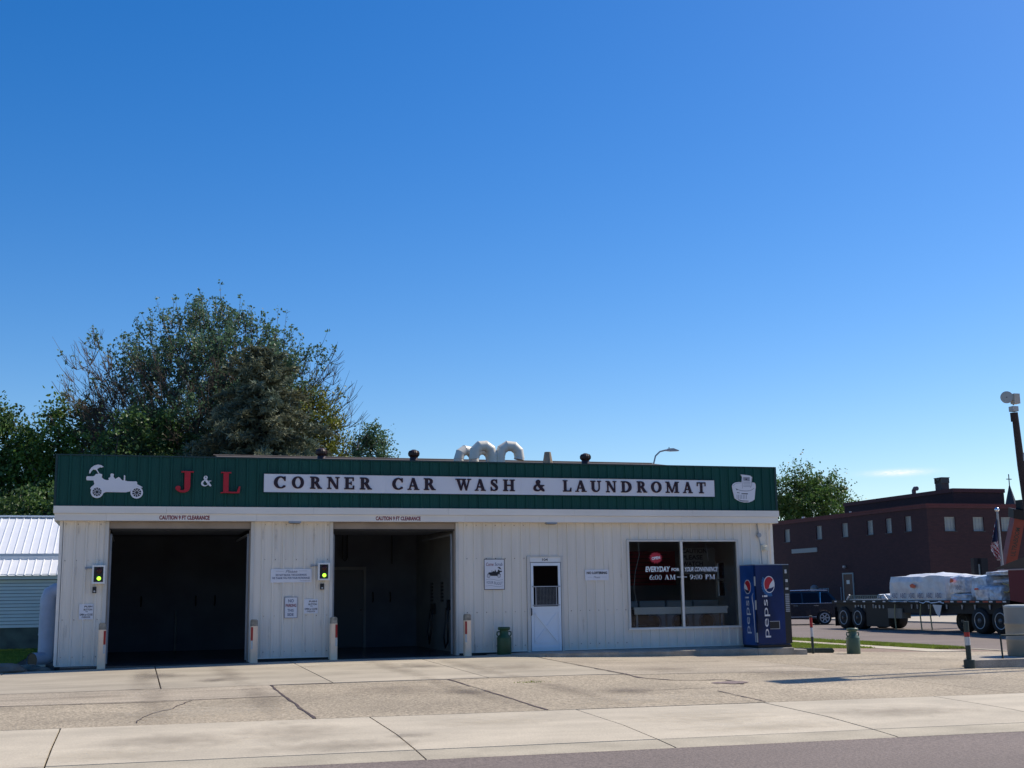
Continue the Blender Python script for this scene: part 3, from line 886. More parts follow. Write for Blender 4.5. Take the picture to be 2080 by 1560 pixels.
# structure behind the skin: piers, party walls, back and sides
for a, b in ((W0, -.62), (2.485, 4.135), (7.09, 8.72)):
    B('wall', M_BACK, a + .004, b - .004, .006, .2, -.12, 3.0, bld)
B('wall', M_LAUN, 9.624, 11.23, .006, .2, -.2, 3.0, bld)
B('wall', M_LAUN, 14.2, W1 - .01, .006, .2, -.2, 3.0, bld)
B('wall', M_LAUN, 11.23, 14.2, .006, .2, -.2, .425, bld)
B('wall', M_LAUN, 8.724, 14.2, .006, .2, 2.57, 3.0, bld)
B('wall', M_LAUN, 8.724, 9.62, .008, .19, 2.18, 2.57, bld)
B('side_wall', M_WALL, W0 - .004, W0 + .12, .2, DEP, -.3, 3.0, bld)
# right hand side wall has a window opening near the front
B('side_wall', M_WALL, W1 - .12, W1 + .004, .2, 2.45, -.3, 3.0, bld)
B('side_wall', M_WALL, W1 - .12, W1 + .004, 2.95, DEP, -.3, 3.0, bld)
B('side_wall', M_WALL, W1 - .12, W1 + .004, 2.45, 2.95, -.3, 1.15, bld)
B('side_wall', M_WALL, W1 - .12, W1 + .004, 2.45, 2.95, 2.1, 3.0, bld)
B('back_wall', M_WALL, W0, W1, DEP, DEP + .15, -.3, 3.0, bld)
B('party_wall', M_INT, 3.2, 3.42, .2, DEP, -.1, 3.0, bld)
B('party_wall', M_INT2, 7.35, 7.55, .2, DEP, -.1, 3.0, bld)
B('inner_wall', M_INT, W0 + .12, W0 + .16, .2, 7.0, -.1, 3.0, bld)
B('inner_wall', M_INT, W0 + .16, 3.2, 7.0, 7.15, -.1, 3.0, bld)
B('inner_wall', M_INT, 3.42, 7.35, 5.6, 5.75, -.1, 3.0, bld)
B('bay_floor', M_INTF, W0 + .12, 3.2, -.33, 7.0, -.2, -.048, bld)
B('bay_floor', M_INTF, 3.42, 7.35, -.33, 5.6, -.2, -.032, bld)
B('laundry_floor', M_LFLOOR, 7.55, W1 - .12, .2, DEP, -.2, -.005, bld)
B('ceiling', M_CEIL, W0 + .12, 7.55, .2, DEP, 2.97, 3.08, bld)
B('ceiling', M_LAUN, 7.55, W1 - .12, .2, DEP, 2.75, 3.08, bld)
B('laundry_wall', M_LAUN, 7.55, W1 - .12, 5.0, 5.1, 0, 2.75, bld)
# a grey service door in the back of the second bay
sd = B('service_door', mat('grey_service_door', (0.12, 0.125, 0.13), .6), 5.08, 5.88, 5.56, 5.598, -.02, 2.0, bld)
mb = MB().box(5.0, 5.07, 5.54, 5.598, -.03, 2.09).box(5.89, 5.96, 5.54, 5.598, -.03, 2.09).box(5.07, 5.89, 5.54, 5.598, 2.01, 2.09)
mb.build('frame', M_INT2, sd)
MB().lathe([(.03, 0), (.035, .04), (.02, .06)], 8, (5.82, 5.5, .95), 'y').build('handle', M_RIMD, sd)
# hose hooks, pipes and hoses on the bay walls
for x, y, z in ((.2, 6.97, 1.25), (1.6, 6.97, 1.25), (2.1, 6.97, 1.25), (6.15, 5.57, 1.28), (6.62, 5.57, 1.28)):
    MB().tube([(x, y, z + .13), (x, y - .06, z + .05), (x, y - .06, z - .08), (x, y, z - .13)], .02, 6).build('hose_hook', M_VENDBLK, bld)
MB().tube([(1.1, 6.9, -.05), (1.1, 6.9, 1.0)], .03, 8).build('pipe', M_INT2, bld)
MB().tube([(5.3, 5.4, 2.95), (5.3, 5.4, 2.3), (5.36, 5.4, 2.24), (5.42, 5.4, 2.3), (5.42, 5.4, 2.95)], .02, 8).build('pipe', M_VENDBLK, bld)
MB().tube([(6.55, 5.0, 2.95), (6.55, 5.0, 2.15)], .02, 6).build('pipe', M_VENDBLK, bld)
hs = MB().box(7.25, 7.345, 1.6, 1.8, .95, 1.2)
hs.tube([(7.26, 1.62, 1.05), (7.2, 1.5, .7), (7.22, 1.55, .2), (7.2, 1.75, .06), (7.22, 1.95, .3), (7.26, 1.9, 1.0)], .022, 7)
hs.build('hose', M_VENDBLK, bld)
hs = MB().box(7.27, 7.345, 3.3, 3.6, .85, 1.1)
hs.tube([(7.28, 3.35, 1.0), (7.2, 3.2, .5), (7.2, 3.4, .1), (7.2, 3.6, .4), (7.28, 3.6, .95)], .022, 7)
hs.build('hose', M_VENDBLK, bld)
for yy in (2.5, 3.6):
    mb = MB()
    for k in range(6): mb.box(7.325, 7.346, yy, yy + .22, 1.15 + .085 * k, 1.2 + .085 * k)
    mb.build('sign_plate', M_VENDBLK, bld)
# raised overhead doors, headers and jambs of the two bays
for x0, x1, zt in ((-.55, 2.42, 2.945), (4.205, 7.03, 2.945)):
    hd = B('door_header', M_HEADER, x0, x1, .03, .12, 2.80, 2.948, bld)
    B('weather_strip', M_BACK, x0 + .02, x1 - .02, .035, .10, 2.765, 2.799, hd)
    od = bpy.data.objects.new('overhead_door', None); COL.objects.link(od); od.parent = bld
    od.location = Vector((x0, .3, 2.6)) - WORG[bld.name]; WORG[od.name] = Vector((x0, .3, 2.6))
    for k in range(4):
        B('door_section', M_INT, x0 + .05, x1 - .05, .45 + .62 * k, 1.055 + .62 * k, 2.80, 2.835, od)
    for xx in (x0 + .03, x1 - .07):
        B('track', M_GALV, xx, xx + .04, .25, 3.2, 2.66, 2.70, od)
        B('track', M_GALV, xx, xx + .04, .21, .25, -.02, 2.66, od)
for x0, x1 in ((-.62, -.545), (2.41, 2.485), (4.135, 4.205), (7.025, 7.09)):
    B('door_jamb', M_JAMB, x0, x1, -.03, .19, -.05, 2.945, bld)
for x0, x1 in ((-.545, -.52), (2.385, 2.41), (4.205, 4.225), (7.0, 7.025)):
    B('door_stop', M_HEADER, x0, x1, .05, .16, -.05, 2.80, bld)

# two courses of white trim boards
ups = [-1.66, .61, 3.74, 6.81, 9.85, 12.9, 15.245]
lows = [-1.63, -.6, 2.51, 5.6, 7.2, 9.0, 9.62, 12.6, 15.225]
for a, b in zip(ups[:-1], ups[1:]):
    B('trim_board', M_TRIM, a + .0015, b - .0015, -.235, .0, 3.103, 3.252, bld)
for a, b in zip(lows[:-1], lows[1:]):
    B('trim_board', M_TRIM, a + .0015, b - .0015, -.205, .0, 2.951, 3.100, bld)
# end returns of the trim along the side walls
for xx0, xx1 in ((-1.66, -1.512), (15.14, 15.245)):
    B('trim_return', M_TRIM, xx0, xx1, .002, DEP, 3.103, 3.252, bld)
    B('trim_return', M_TRIM, xx0 + .02, xx1 - .02, .002, DEP, 2.951, 3.100, bld)
# green fascia
FY = -.17
FX0, FX1, FZ0, FZ1 = -1.655, 15.232, 3.254, 4.315
panels(FX0, FX1, FZ0, FZ1, 'fascia_panel', M_GREEN, FY, 0.9144, FX0, bld)
B('fascia_cap', M_DARKCAP, FX0 - .01, FX1 + .01, FY - .025, FY + .12, FZ1 + .001, FZ1 + .03, bld)
B('corner_trim', M_DARKCAP, FX1 - .045, FX1 + .012, FY - .024, FY - .0182, FZ0, FZ1, bld)
B('corner_trim', M_DARKCAP, FX0 - .012, FX0 + .035, FY - .024, FY - .0182, FZ0, FZ1, bld)
B('fascia_back', M_BACK, FX0 + .01, FX1 - .01, FY + .01, FY + .1, FZ0, FZ1, bld)
for xx in (FX0 + .003, FX1 - .011):
    B('fascia_side', M_GREEN, xx, xx + .008, FY + .006, DEP, FZ0, FZ1, bld)
# low shingled roof rising behind the fascia
mb = MB()
mb.add([(FX0 + .02, .0, 3.9), (FX1 - .02, .0, 3.9), (FX1 - .02, DEP, 3.9), (FX0 + .02, DEP, 3.9)], [(0, 1, 2, 3)])
prf = [(.3, 4.2), (6.0, 5.075), (11.3, 4.2)]
A = [(1.95, y, z) for y, z in prf]; Bb = [(15.0, prf[0][0], prf[0][1]), (14.62, 6.0, 5.075), (15.0, prf[2][0], prf[2][1])]
mb.add(A + Bb, [(0, 3, 4, 1), (1, 4, 5, 2), (3, 5, 4), (0, 1, 2)])
mb.add([(1.95, .3, 3.9), (15.0, .3, 3.9), (15.0, .3, 4.2), (1.95, .3, 4.2)], [(0, 1, 2, 3)])
mb.add([(1.90, 5.85, 5.065), (14.62, 5.85, 5.065), (14.62, 6.0, 5.10), (1.90, 6.0, 5.10), (1.90, 6.15, 5.065), (14.62, 6.15, 5.065)], [(0, 1, 2, 3), (3, 2, 5, 4)])
mb.build('roof', M_ROOF, bld)

# storm door
df = thing_door = bpy.data.objects.new('entrance_door', None); COL.objects.link(df); df.parent = bld
df.location = Vector((9.18, 0, 0)) - WORG[bld.name]; WORG[df.name] = Vector((9.18, 0, 0))
mb = MB().box(8.725, 8.80, -.035, .1, -.01, 2.172).box(9.56, 9.615, -.035, .1, -.01, 2.172).box(8.80, 9.56, -.035, .1, 2.145, 2.172)
mb.build('frame', M_JAMB, df)
B('transom_panel', M_WHITE, 8.80, 9.56, -.022, .05, 2.035, 2.144, df)
text('104', M_BLACK, df, front(-.022), 9.10, 9.24, 2.06, 2.122, .003, .02)
DX0, DX1, DY = 8.815, 9.545, -.032
mb = MB().box(DX0, DX0 + .06, DY, DY + .04, .0, 2.02).box(DX1 - .06, DX1, DY, DY + .04, .0, 2.02)
mb.box(DX0 + .06, DX1 - .06, DY, DY + .04, 1.95, 2.02).box(DX0 + .06, DX1 - .06, DY, DY + .04, .97, 1.015)
mb.build('door_rail', M_DOORW, df)
B('kick_panel', M_DOORW, DX0 + .06, DX1 - .06, DY + .008, DY + .03, .0, .97, df)
mb = MB()      # cross buck moulding and its border
fn = front(DY + .008)
a0, a1, b0, b1 = DX0 + .10, DX1 - .10, .22, .86
for (u0, v0), (u1, v1) in (((a0, b1), (a1, b0)), ((a0, b0), (a1, b1))):
    L_ = math.hypot(u1 - u0, v1 - v0); nx_, ny_ = -(v1 - v0) / L_ * .022, (u1 - u0) / L_ * .022
    hh = .026 if v0 > v1 else .018
    mb.prism([(u0 - nx_, v0 - ny_), (u1 - nx_, v1 - ny_), (u1 + nx_, v1 + ny_), (u0 + nx_, v0 + ny_)], fn, -.004, hh)
for q in (_rect(a0 - .02, b1 + .02, a1 + .02, b1 + .035), _rect(a0 - .02, b0 - .035, a1 + .02, b0 - .02), _rect(a0 - .035, b0 - .035, a0 - .02, b1 + .035), _rect(a1 + .02, b0 - .035, a1 + .035, b1 + .035),
          _rect(a0 - .02, .08, a1 + .02, .095)):
    mb.prism(q, fn, -.004, .014)
mb.build('moulding', M_DOORW, df)
B('pane', M_SCREEN, DX0 + .06, DX1 - .06, DY + .016, DY + .022, 1.015, 1.95, df)
mb = MB()
gz0, gz1 = 1.045, 1.47
mb.box(DX0 + .02, DX1 - .02, DY - .03, DY - .012, gz1 - .012, gz1 + .012).box(DX0 + .03, DX1 - .03, DY - .028, DY - .014, gz0 - .01, gz0 + .01)
mb.box(DX0 + .10, DX0 + .12, DY - .028, DY - .014, gz0 + .01, gz1 - .012).box(DX1 - .125, DX1 - .105, DY - .028, DY - .014, gz0 + .01, gz1 - .012)
mb.build('push_bar', M_GALV, df)
mb = MB()
for k in range(14):
    for s in (1, -1):
        u = DX0 + .12 + k * .035
        mb.box(u, u + .003, DY - .010, DY - .007, gz0 + .02, gz1 - .02) if s == 1 else mb.box(DX0 + .12, DX1 - .125, DY - .012, DY - .0095, gz0 + .03 + k * .027, gz0 + .033 + k * .027)
mb.build('mesh_grille', M_GALV, df)
MB().tube([(DX0 - .005, DY, .97), (DX0 - .005, DY - .05, .96), (DX0 - .005, DY - .05, .83), (DX0 - .005, DY, .82)], .011, 8).build('handle', M_VENDBLK, df)
B('threshold', M_BACK, 8.80, 9.56, -.04, .1, -.03, -.002, df)

# laundromat window
wn = bpy.data.objects.new('shop_window', None); COL.objects.link(wn); wn.parent = bld
wn.location = Vector((12.7, 0, .4)) - WORG[bld.name]; WORG[wn.name] = Vector((12.7, 0, .4))
X0, X1, Z0, Z1 = 11.235, 14.185, .432, 2.556
mb = MB().box(X0, X0 + .055, -.045, .12, Z0, Z1).box(X1 - .055, X1, -.045, .12, Z0, Z1).box(X0 + .055, X1 - .055, -.045, .12, Z1 - .05, Z1).box(X0 + .055, X1 - .055, -.045, .12, Z0, Z0 + .05)
mb.build('frame', M_JAMB, wn)
B('sill', M_TRIM, X0 - .01, X1 + .01, -.06, -.0455, Z0 + .0, Z0 + .03, wn)
B('mullion', M_TRIM, 12.635, 12.69, -.035, .06, Z0 + .05, Z1 - .05, wn)
B('pane', M_GLASS, X0 + .055, 12.635, .0, .006, Z0 + .05, Z1 - .05, wn)
B('pane', M_GLASS, 12.69, X1 - .055, .0, .006, Z0 + .05, Z1 - .05, wn)
fw = front(-.002)
mb = MB()
st = []
for k in range(28):
    rr = (.185 if k % 2 == 0 else .135) * (1 + .06 * sin(k * 2.3))
    st.append((11.99 + rr * cos(2 * pi * k / 28), 2.12 + rr * .80 * sin(2 * pi * k / 28)))
mb.prism(st, fw, .001, .003); mb.build('starburst', M_STAR, wn)
ct, sn_ = cos(radians(8)), sin(radians(8))
text('OPEN', M_STARTXT, wn, lambda u, v, d: (11.99 + (u - 11.99) * ct - (v - 2.12) * sn_, -.002 - d, 2.12 + (u - 11.99) * sn_ + (v - 2.12) * ct), 11.88, 12.10, 2.08, 2.15, .006, .035)
text('EVERYDAY', M_STARTXT, wn, fw, 11.71, 12.34, 1.785, 1.915, .003, .035, .12)
text('FOR', M_STARTXT, wn, fw, 12.39, 12.60, 1.80, 1.875, .003, .035)
text('YOUR CONVENIENCE', M_STARTXT, wn, fw, 12.72, 13.60, 1.785, 1.895, .003, .02, .2)
serif_run('6:00 AM', fw, 11.81, 12.49, 1.60, 1.712, M_STARTXT, wn)
B('dash', M_STARTXT, 12.53, 12.635, -.006, -.002, 1.65, 1.666, wn); B('dash', M_STARTXT, 12.69, 12.79, -.006, -.002, 1.65, 1.666, wn)
serif_run('9:00 PM', fw, 12.87, 13.54, 1.60, 1.712, M_STARTXT, wn)
MB().tube([(11.6, .12, 2.5), (11.62, .13, 2.2), (11.5, .12, 1.8), (11.45, .12, 1.4), (11.52, .13, 1.0)], .006, 5).build('pull_cord', M_REFLW, wn)
MB().tube([(13.38, .12, 2.5), (13.44, .13, 2.05)], .006, 5).build('pull_cord', M_REFLW, wn)
# side window of the laundry
swn = B('side_window', M_GLASS, W1 - .06, W1 - .055, 2.45, 2.95, 1.15, 2.1, bld)
mb = MB().box(W1 - .09, W1 - .02, 2.45, 2.49, 1.15, 2.1).box(W1 - .09, W1 - .02, 2.91, 2.95, 1.15, 2.1).box(W1 - .09, W1 - .02, 2.49, 2.91, 2.06, 2.1).box(W1 - .09, W1 - .02, 2.49, 2.91, 1.15, 1.19).box(W1 - .09, W1 - .02, 2.49, 2.91, 1.6, 1.64)
mb.build('frame', M_WHITE, swn)

# conduit, meter and small lamp on the end pier
mb = MB().tube([(14.72, -.03, 2.94), (14.74, -.035, 2.78), (14.76, -.035, 2.6), (14.80, -.035, 2.42), (14.82, -.03, 1.95)], .012, 6)
mb.build('conduit', M_GALV, bld)
MB().lathe([(.055, 0), (.06, .05), (.04, .07)], 10, (14.75, -.095, 2.66), 'y').build('junction_box', M_GALV, bld)
lamp = MB().box(14.80, 14.93, -.14, -.02, 2.28, 2.42); lamp.lathe([(.055, 0), (.06, .03), (.045, .1)], 12, (14.865, -.24, 2.33), 'y')
tag(lamp.build('wall_lamp', mat('cream_lamp_glass', (0.72, 0.66, 0.52), .4)), 'small cream wall lamp on the end pier above the vending machine', 'lamp')
for x, lb in ((3.34, 'flat dark flood lamp tucked under the trim above the please sign'), (9.3, 'flat dark flood lamp tucked under the trim above the entrance door')):
    t = thing('flood_lamp', lb, 'lamp', (x, -.12, 2.94), 'flood lamps under the trim')
    B('housing', M_GALV, x - .13, x + .13, -.215, -.06, 2.915, 2.948, t)
    B('lens', M_BACK, x - .11, x + .11, -.20, -.075, 2.908, 2.9145, t)

# concrete walk in front of the laundromat
wk = structure(MB().box(10.6, 10.61, -.9, -.8, -.3, -.2).build('walkway', M_STEP))
def wslab(x0, x1, zt, y0=-.95, mt=M_STEP):
    mb = MB()
    za = min(G(x0, y0), G(x1, y0)) - .05
    b = .012
    mb.box(x0, x1, y0 + b, .004, za, zt - b); mb.add([(x0 + b, y0 + 2 * b, zt), (x1 - b, y0 + 2 * b, zt), (x1 - b, .004, zt), (x0 + b, .004, zt), (x0, y0 + b, zt - b), (x1, y0 + b, zt - b), (x1, .004, zt - b), (x0, .004, zt - b)],
            [(0, 1, 2, 3), (4, 5, 1, 0), (5, 6, 2, 1), (7, 4, 0, 3)])
    mb.box(x0, x1, y0, y0 + b, za, zt - 2 * b)
    return mb.build('walkway_slab', mt, wk)
wslab(8.83, 10.57, -.006, -1.02)
wslab(10.585, 12.6, -.028); wslab(12.61, 14.1, -.03); wslab(14.11, 15.06, -.032); wslab(15.07, 15.42, -.085, -.93)
mb = MB()   # ramp wedge up to the door
mb.add([(7.7, -.75, G(7.7, -.75) + .004), (8.82, -1.01, G(8.8, -1.0) + .004), (8.82, -.0, -.008), (7.7, -.0, -.035), (8.82, -1.01, -.008), (8.82, -1.01, -.15), (7.7, -.75, -.15)],
       [(0, 4, 2, 3), (6, 5, 4, 0)])
mb.build('ramp', M_STEP, wk)
bpy.data.objects['walkway'].data.transform(Matrix.Translation((0, .5, 0)))

# ------------------------------------------------------------------ signs on the fascia
FS = FY - .019
fs_ = front(FS)
sg = thing('fascia_sign', 'long white sign board reading corner car wash and laundromat', 'sign', (8.08, FS, 3.6))
for a, b in ((2.645, 5.36), (5.36, 8.55), (8.55, 11.3), (11.3, 13.515)):
    B('sign_panel', M_SIGNW, a + .001, b - .001, FS - .03, FS - .002, 3.585, 3.985, sg)
fl = front(FS - .0302)
mb = MB()
for a, b, c, d in ((2.63, 13.53, 3.985, 3.997), (2.63, 13.53, 3.573, 3.585), (2.63, 2.645, 3.585, 3.985), (13.515, 13.53, 3.585, 3.985)):
    mb.box(a, b, FS - .034, FS - .002, c, d)
mb.build('frame', M_DARKCAP, sg)
LET = [('C', 2.86, 3.12), ('O', 3.25, 3.52), ('R', 3.65, 3.92), ('N', 4.02, 4.31), ('E', 4.41, 4.64), ('R', 4.76, 5.04), ('C', 5.50, 5.75), ('A', 5.85, 6.13), ('R', 6.23, 6.51),
       ('W', 6.97, 7.35), ('A', 7.43, 7.70), ('S', 7.81, 7.99), ('H', 8.11, 8.40), ('&', 8.85, 9.13), ('L', 9.58, 9.80), ('A', 9.89, 10.18), ('U', 10.27, 10.55), ('N', 10.66, 10.94),
       ('D', 11.05, 11.33), ('R', 11.46, 11.73), ('O', 11.83, 12.11), ('M', 12.21, 12.57), ('A', 12.67, 12.93), ('T', 13.04, 13.28)]
for i, (ch, a, b) in enumerate(LET):
    t = (a - 2.86) / 10.4
    glyph(ch, fl, a + .008, b - .008, 3.672 + .002 * sin(i), 3.93 + .002 * sin(i), 0, .022, [M_INK, M_INKEDGE], sg, edge=.007)
tag(glyph('J', fs_, .775, 1.15, 3.555, 4.015, .0, .06, [M_RED], name='letter_sign', at=(.96, FS, 3.55)), 'large raised red letter J on the green fascia', 'letter')
tag(glyph('&', fs_, 1.31, 1.53, 3.695, 3.925, .0, .03, [M_SIGNW], name='letter_sign', at=(1.42, FS, 3.69)), 'small white ampersand between the two big red letters', 'letter')
tag(glyph('L', fs_, 1.725, 2.14, 3.55, 4.01, .0, .06, [M_RED], name='letter_sign', at=(1.93, FS, 3.55)), 'large raised red letter L on the green fascia', 'letter')

CARPOLY = [(400, 392), (408, 378), (430, 360), (438, 345), (432, 328), (430, 313), (365, 312), (360, 300), (360, 280), (368, 272), (424, 272), (440, 262), (446, 250), (470, 246), (474, 246), (446, 208), (420, 205), (404, 225), (396, 243),
           (384, 244), (386, 215), (404, 185), (432, 164), (466, 155), (496, 161), (518, 176), (500, 184), (484, 182), (458, 200), (480, 243), (506, 250), (508, 268), (502, 278), (520, 296), (536, 305), (560, 308), (572, 304), (566, 287), (580, 281), (586, 270),
           (584, 250), (590, 242), (612, 243), (618, 252), (614, 270), (622, 284), (632, 296), (648, 286), (664, 275), (676, 284), (690, 300), (700, 308), (712, 308), (712, 258), (722, 256), (726, 270), (726, 310), (745, 316), (800, 318), (828, 316), (840, 322), (842, 346), (866, 358),
           (892, 372), (893, 379), (872, 378), (850, 366), (836, 368), (826, 380), (800, 388), (784, 402), (780, 416), (738, 427), (548, 426), (520, 440), (440, 440)]


def carshape(x0, x1, z0, z1, fn, d, parent, mt, mtw, mirror=False, dark=None):
    U = lambda u: (x1 - (u - 360) / 542 * (x1 - x0)) if mirror else (x0 + (u - 360) / 542 * (x1 - x0))
    V = lambda v: z1 - (v - 155) / 332 * (z1 - z0)
    poly = [(U(a), V(b)) for a, b in CARPOLY]
    if mirror: poly = poly[::-1]
    MB().prism(poly[::-1], fn, 0, d).build('car_silhouette', mt, parent)
    for cx_, cy_, r in ((466, 426, 60), (840, 428, 60)):
        mb = MB()
        sxx, szz = (x1 - x0) / 542, (z1 - z0) / 332
        for q in _ring((U(cx_), V(cy_)), (r * sxx, r * szz), (U(cx_), V(cy_)), (r * .72 * sxx, r * .72 * szz), 0, 360, 20): mb.prism(q, fn, 0, d + .004)
        mb.build('wheel', mtw, parent)
        mb = MB()
        mb.prism([(U(cx_) + r * .73 * sxx * cos(2 * pi * k / 20), V(cy_) + r * .73 * szz * sin(2 * pi * k / 20)) for k in range(20)], fn, 0, d + .0015)
        hub = mb.build('wheel_disc', dark or M_BLACK, parent)
        mb = MB()
        for k in range(10):
            a = 2 * pi * k / 10; c_, s_ = cos(a), sin(a); wv = 2.6
            mb.prism([(U(cx_) + (c_ * q - s_ * p) * sxx, V(cy_) + (s_ * q + c_ * p) * szz) for q, p in ((14, -wv), (44, -wv), (44, wv), (14, wv))], fn, d + .001, d + .0035)
        mb.build('spoke', mtw, parent)


t = thing('car_cutout_sign', 'white cut-out of an antique touring car with parasol on the green fascia', 'sign', (-.46, FS, 3.42))
carshape(-1.04, .12, 3.42, 4.13, fs_, .025, t, M_SIGNW, M_SIGNW)

t = thing('washtub_sign', 'white cut-out of a wash tub with scrub board at the end of the fascia', 'sign', (14.32, FS, 3.45))
TX = lambda a: 14.0 + (a - 315) / 580 * .65
TZ = lambda b: 4.15 - (b - 370) / 695 * .70
P2 = lambda L_: [(TX(a), TZ(b)) for a, b in L_]
tub = [(315, 660), (340, 610), (400, 575), (480, 562), (552, 566), (570, 430), (535, 375), (600, 380), (700, 390), (770, 402), (818, 440), (800, 570), (812, 600), (820, 565), (870, 575), (890, 610), (893, 680), (880, 760), (862, 900), (850, 985), (800, 1025), (720, 1055), (600, 1062), (500, 1040), (420, 1000), (365, 960), (345, 850), (325, 760)]
MB().prism(P2(tub)[::-1], fs_, 0, .02).build('tub', M_SIGNW, t)
mbk = MB()
for q in ([(430, 812), (490, 825), (490, 838), (430, 828)], [(535, 838), (690, 838), (690, 860), (540, 856)], [(440, 985), (540, 1015), (700, 1020), (700, 1036), (560, 1036), (470, 1010)],
          [(420, 735), (440, 735), (440, 765), (415, 760)], [(650, 478), (690, 478), (690, 505), (650, 505)]):
    mbk.prism(P2(q)[::-1], fs_, .018, .022)
mbk.build('dark_marks', M_BLACK, t)
mbg = MB()
k = 0
for q in _stroke([(400, 720, 10), (500, 765, 14), (640, 780, 16), (760, 765, 14), (860, 705, 10)]) + _stroke([(350, 650, 8), (420, 600, 8), (540, 585, 8)]) + _stroke([(565, 440, 8), (565, 720, 8)]) + _stroke([(800, 450, 7), (790, 640, 7), (750, 700, 7)]):
    mbg.prism(P2(q)[::-1], fs_, .018, .0215 + .0001 * k); k = (k + 1) % 7
for kk in range(7):
    u = 420 + kk * 38; mbg.prism(P2([(u, 870), (u + 12, 872), (u + 10, 980), (u - 2, 978)])[::-1], fs_, .018, .0225)
for kk in range(5):
    mbg.prism(P2([(590, 530 + kk * 34), (770, 530 + kk * 34), (770, 540 + kk * 34), (590, 540 + kk * 34)])[::-1], fs_, .018, .0223)
mbg.prism(P2([(598, 440), (755, 440), (750, 530), (595, 520)])[::-1], fs_, .018, .0205)
mbg.build('grey_marks', M_GREYTXT, t)

ft = front(-.2052)
for a, b, za, zb, lb in ((.465, 1.51, 2.972, 3.066, 'first'), (5.13, 6.16, 2.975, 3.068, 'second')):
    o = text('CAUTION 9 FT CLEARANCE', M_REDTXT, bld, ft, a, b, za, zb, .002, .045)

# ------------------------------------------------------------------ wall signs
fwl = front(-.0185)


def board(name, label, x0, x1, z0, z1, border=None, cat='sign', r=.012):
    t = thing(name, label, cat, ((x0 + x1) / 2, -.0185, z0))
    B('plate', M_SIGNW, x0, x1, -.030, -.0187, z0, z1, t)
    if border:
        mb = MB()
        for a, b, c, d in ((x0 - .012, x1 + .012, z1, z1 + .012), (x0 - .012, x1 + .012, z0 - .012, z0), (x0 - .012, x0, z0, z1), (x1, x1 + .012, z0, z1)):
            mb.box(a, b, -.034, -.0187, c, d)
        mb.build('border', border, t)
    return t


fb = front(-.030)
for x0, x1, z0, z1, lb in ((-1.07, -.79, .91, 1.225, 'small white push button notice on the pier at the building corner'),
                           (3.585, 3.885, .95, 1.26, 'small white push button notice beside the no parking sign')):
    t = board('notice', lb, x0, x1, z0, z1)
    c = (x0 + x1) / 2; wd = x1 - x0; h = z1 - z0
    text('PUSH', M_BLACK, t, fb, c - .28 * wd * .5, c + .42 * wd, z1 - .22 * h, z1 - .10 * h, .002, .03)
    text('BUTTON', M_BLACK, t, fb, c - .36 * wd * .5, c + .42 * wd, z1 - .42 * h, z1 - .30 * h, .002, .03)
    text('TO', M_BLACK, t, fb, c - .06 * wd, c + .12 * wd, z1 - .53 * h, z1 - .46 * h, .002, .02)
    text('OPEN or CLOSE', M_BLACK, t, fb, x0 + .05 * wd, x1 - .04 * wd, z1 - .75 * h, z1 - .62 * h, .002, .03)
    text('OVERDOOR', M_BLACK, t, fb, x0 + .2 * wd, x1 - .2 * wd, z1 - .91 * h, z1 - .80 * h, .002, .02)
t = board('please_sign', 'wide white sign asking not to block the doorways, between the bays', 2.85, 3.74, 1.625, 1.92)
text('Please', M_GREYTXT, t, fb, 3.17, 3.42, 1.835, 1.90, .002, .02, .35)
text('DO NOT BLOCK THE DOORWAYS', M_BLUETXT, t, fb, 2.96, 3.63, 1.765, 1.812, .002, .03)
text('WE THANK YOU FOR YOUR PATRONAGE', M_BLUETXT, t, fb, 2.88, 3.70, 1.70, 1.745, .002, .03)
text('The Management', M_GREYTXT, t, fb, 3.48, 3.71, 1.65, 1.68, .002, .0)
MB().box(2.96, 3.13, -.0325, -.0302, 1.868, 1.874).box(3.46, 3.64, -.0325, -.0302, 1.872, 1.878).build('rule_line', M_GREYTXT, t)
t = board('no_parking_sign', 'upright white no parking this side sign between the bays', 3.17, 3.43, .87, 1.30, M_GREYTXT)
text('NO', M_BLUETXT, t, fb, 3.24, 3.36, 1.195, 1.265, .002, .02)
text('PARKING', M_REDTXT, t, fb, 3.185, 3.415, 1.095, 1.165, .002, .03)
text('THIS', M_BLUETXT, t, fb, 3.225, 3.36, .995, 1.055, .002, .02)
text('SIDE', M_BLUETXT, t, fb, 3.225, 3.36, .905, .965, .002, .03)
t = board('no_loitering_sign', 'small white no loitering sign between the entrance door and the window', 10.16, 10.755, 1.60, 1.85)
text('NO LOITERING', M_BLACK, t, fb, 10.20, 10.715, 1.745, 1.805, .002, .05)
text('Please', M_GREYTXT, t, fb, 10.37, 10.53, 1.65, 1.70, .002, .01, .35)
MB().box(10.22, 10.34, -.0325, -.0302, 1.672, 1.677).box(10.58, 10.70, -.0325, -.0302, 1.672, 1.677).build('rule_line', M_GREYTXT, t)
t = board('scrub_sign', 'white poster sign with a black antique car reading come scrub your buggy', 7.70, 8.17, 1.425, 2.10, M_BLACK)
text('Come', M_REDTXT, t, fb, 7.735, 7.915, 1.955, 2.03, .002, .01, .1)
text('Scrub', M_BLUETXT, t, fb, 7.945, 8.13, 1.955, 2.03, .002, .01, .1)
carshape(7.755, 8.115, 1.68, 1.93, front(-.0302), .003, t, M_BLACK, M_GREYTXT, True, M_SIGNW)
text('YOUR BUGGY', M_BLUETXT, t, fb, 7.74, 8.13, 1.535, 1.60, .002, .0, 0, wave=lambda a: .014 * sin(a * 2 * pi))
mb = MB()
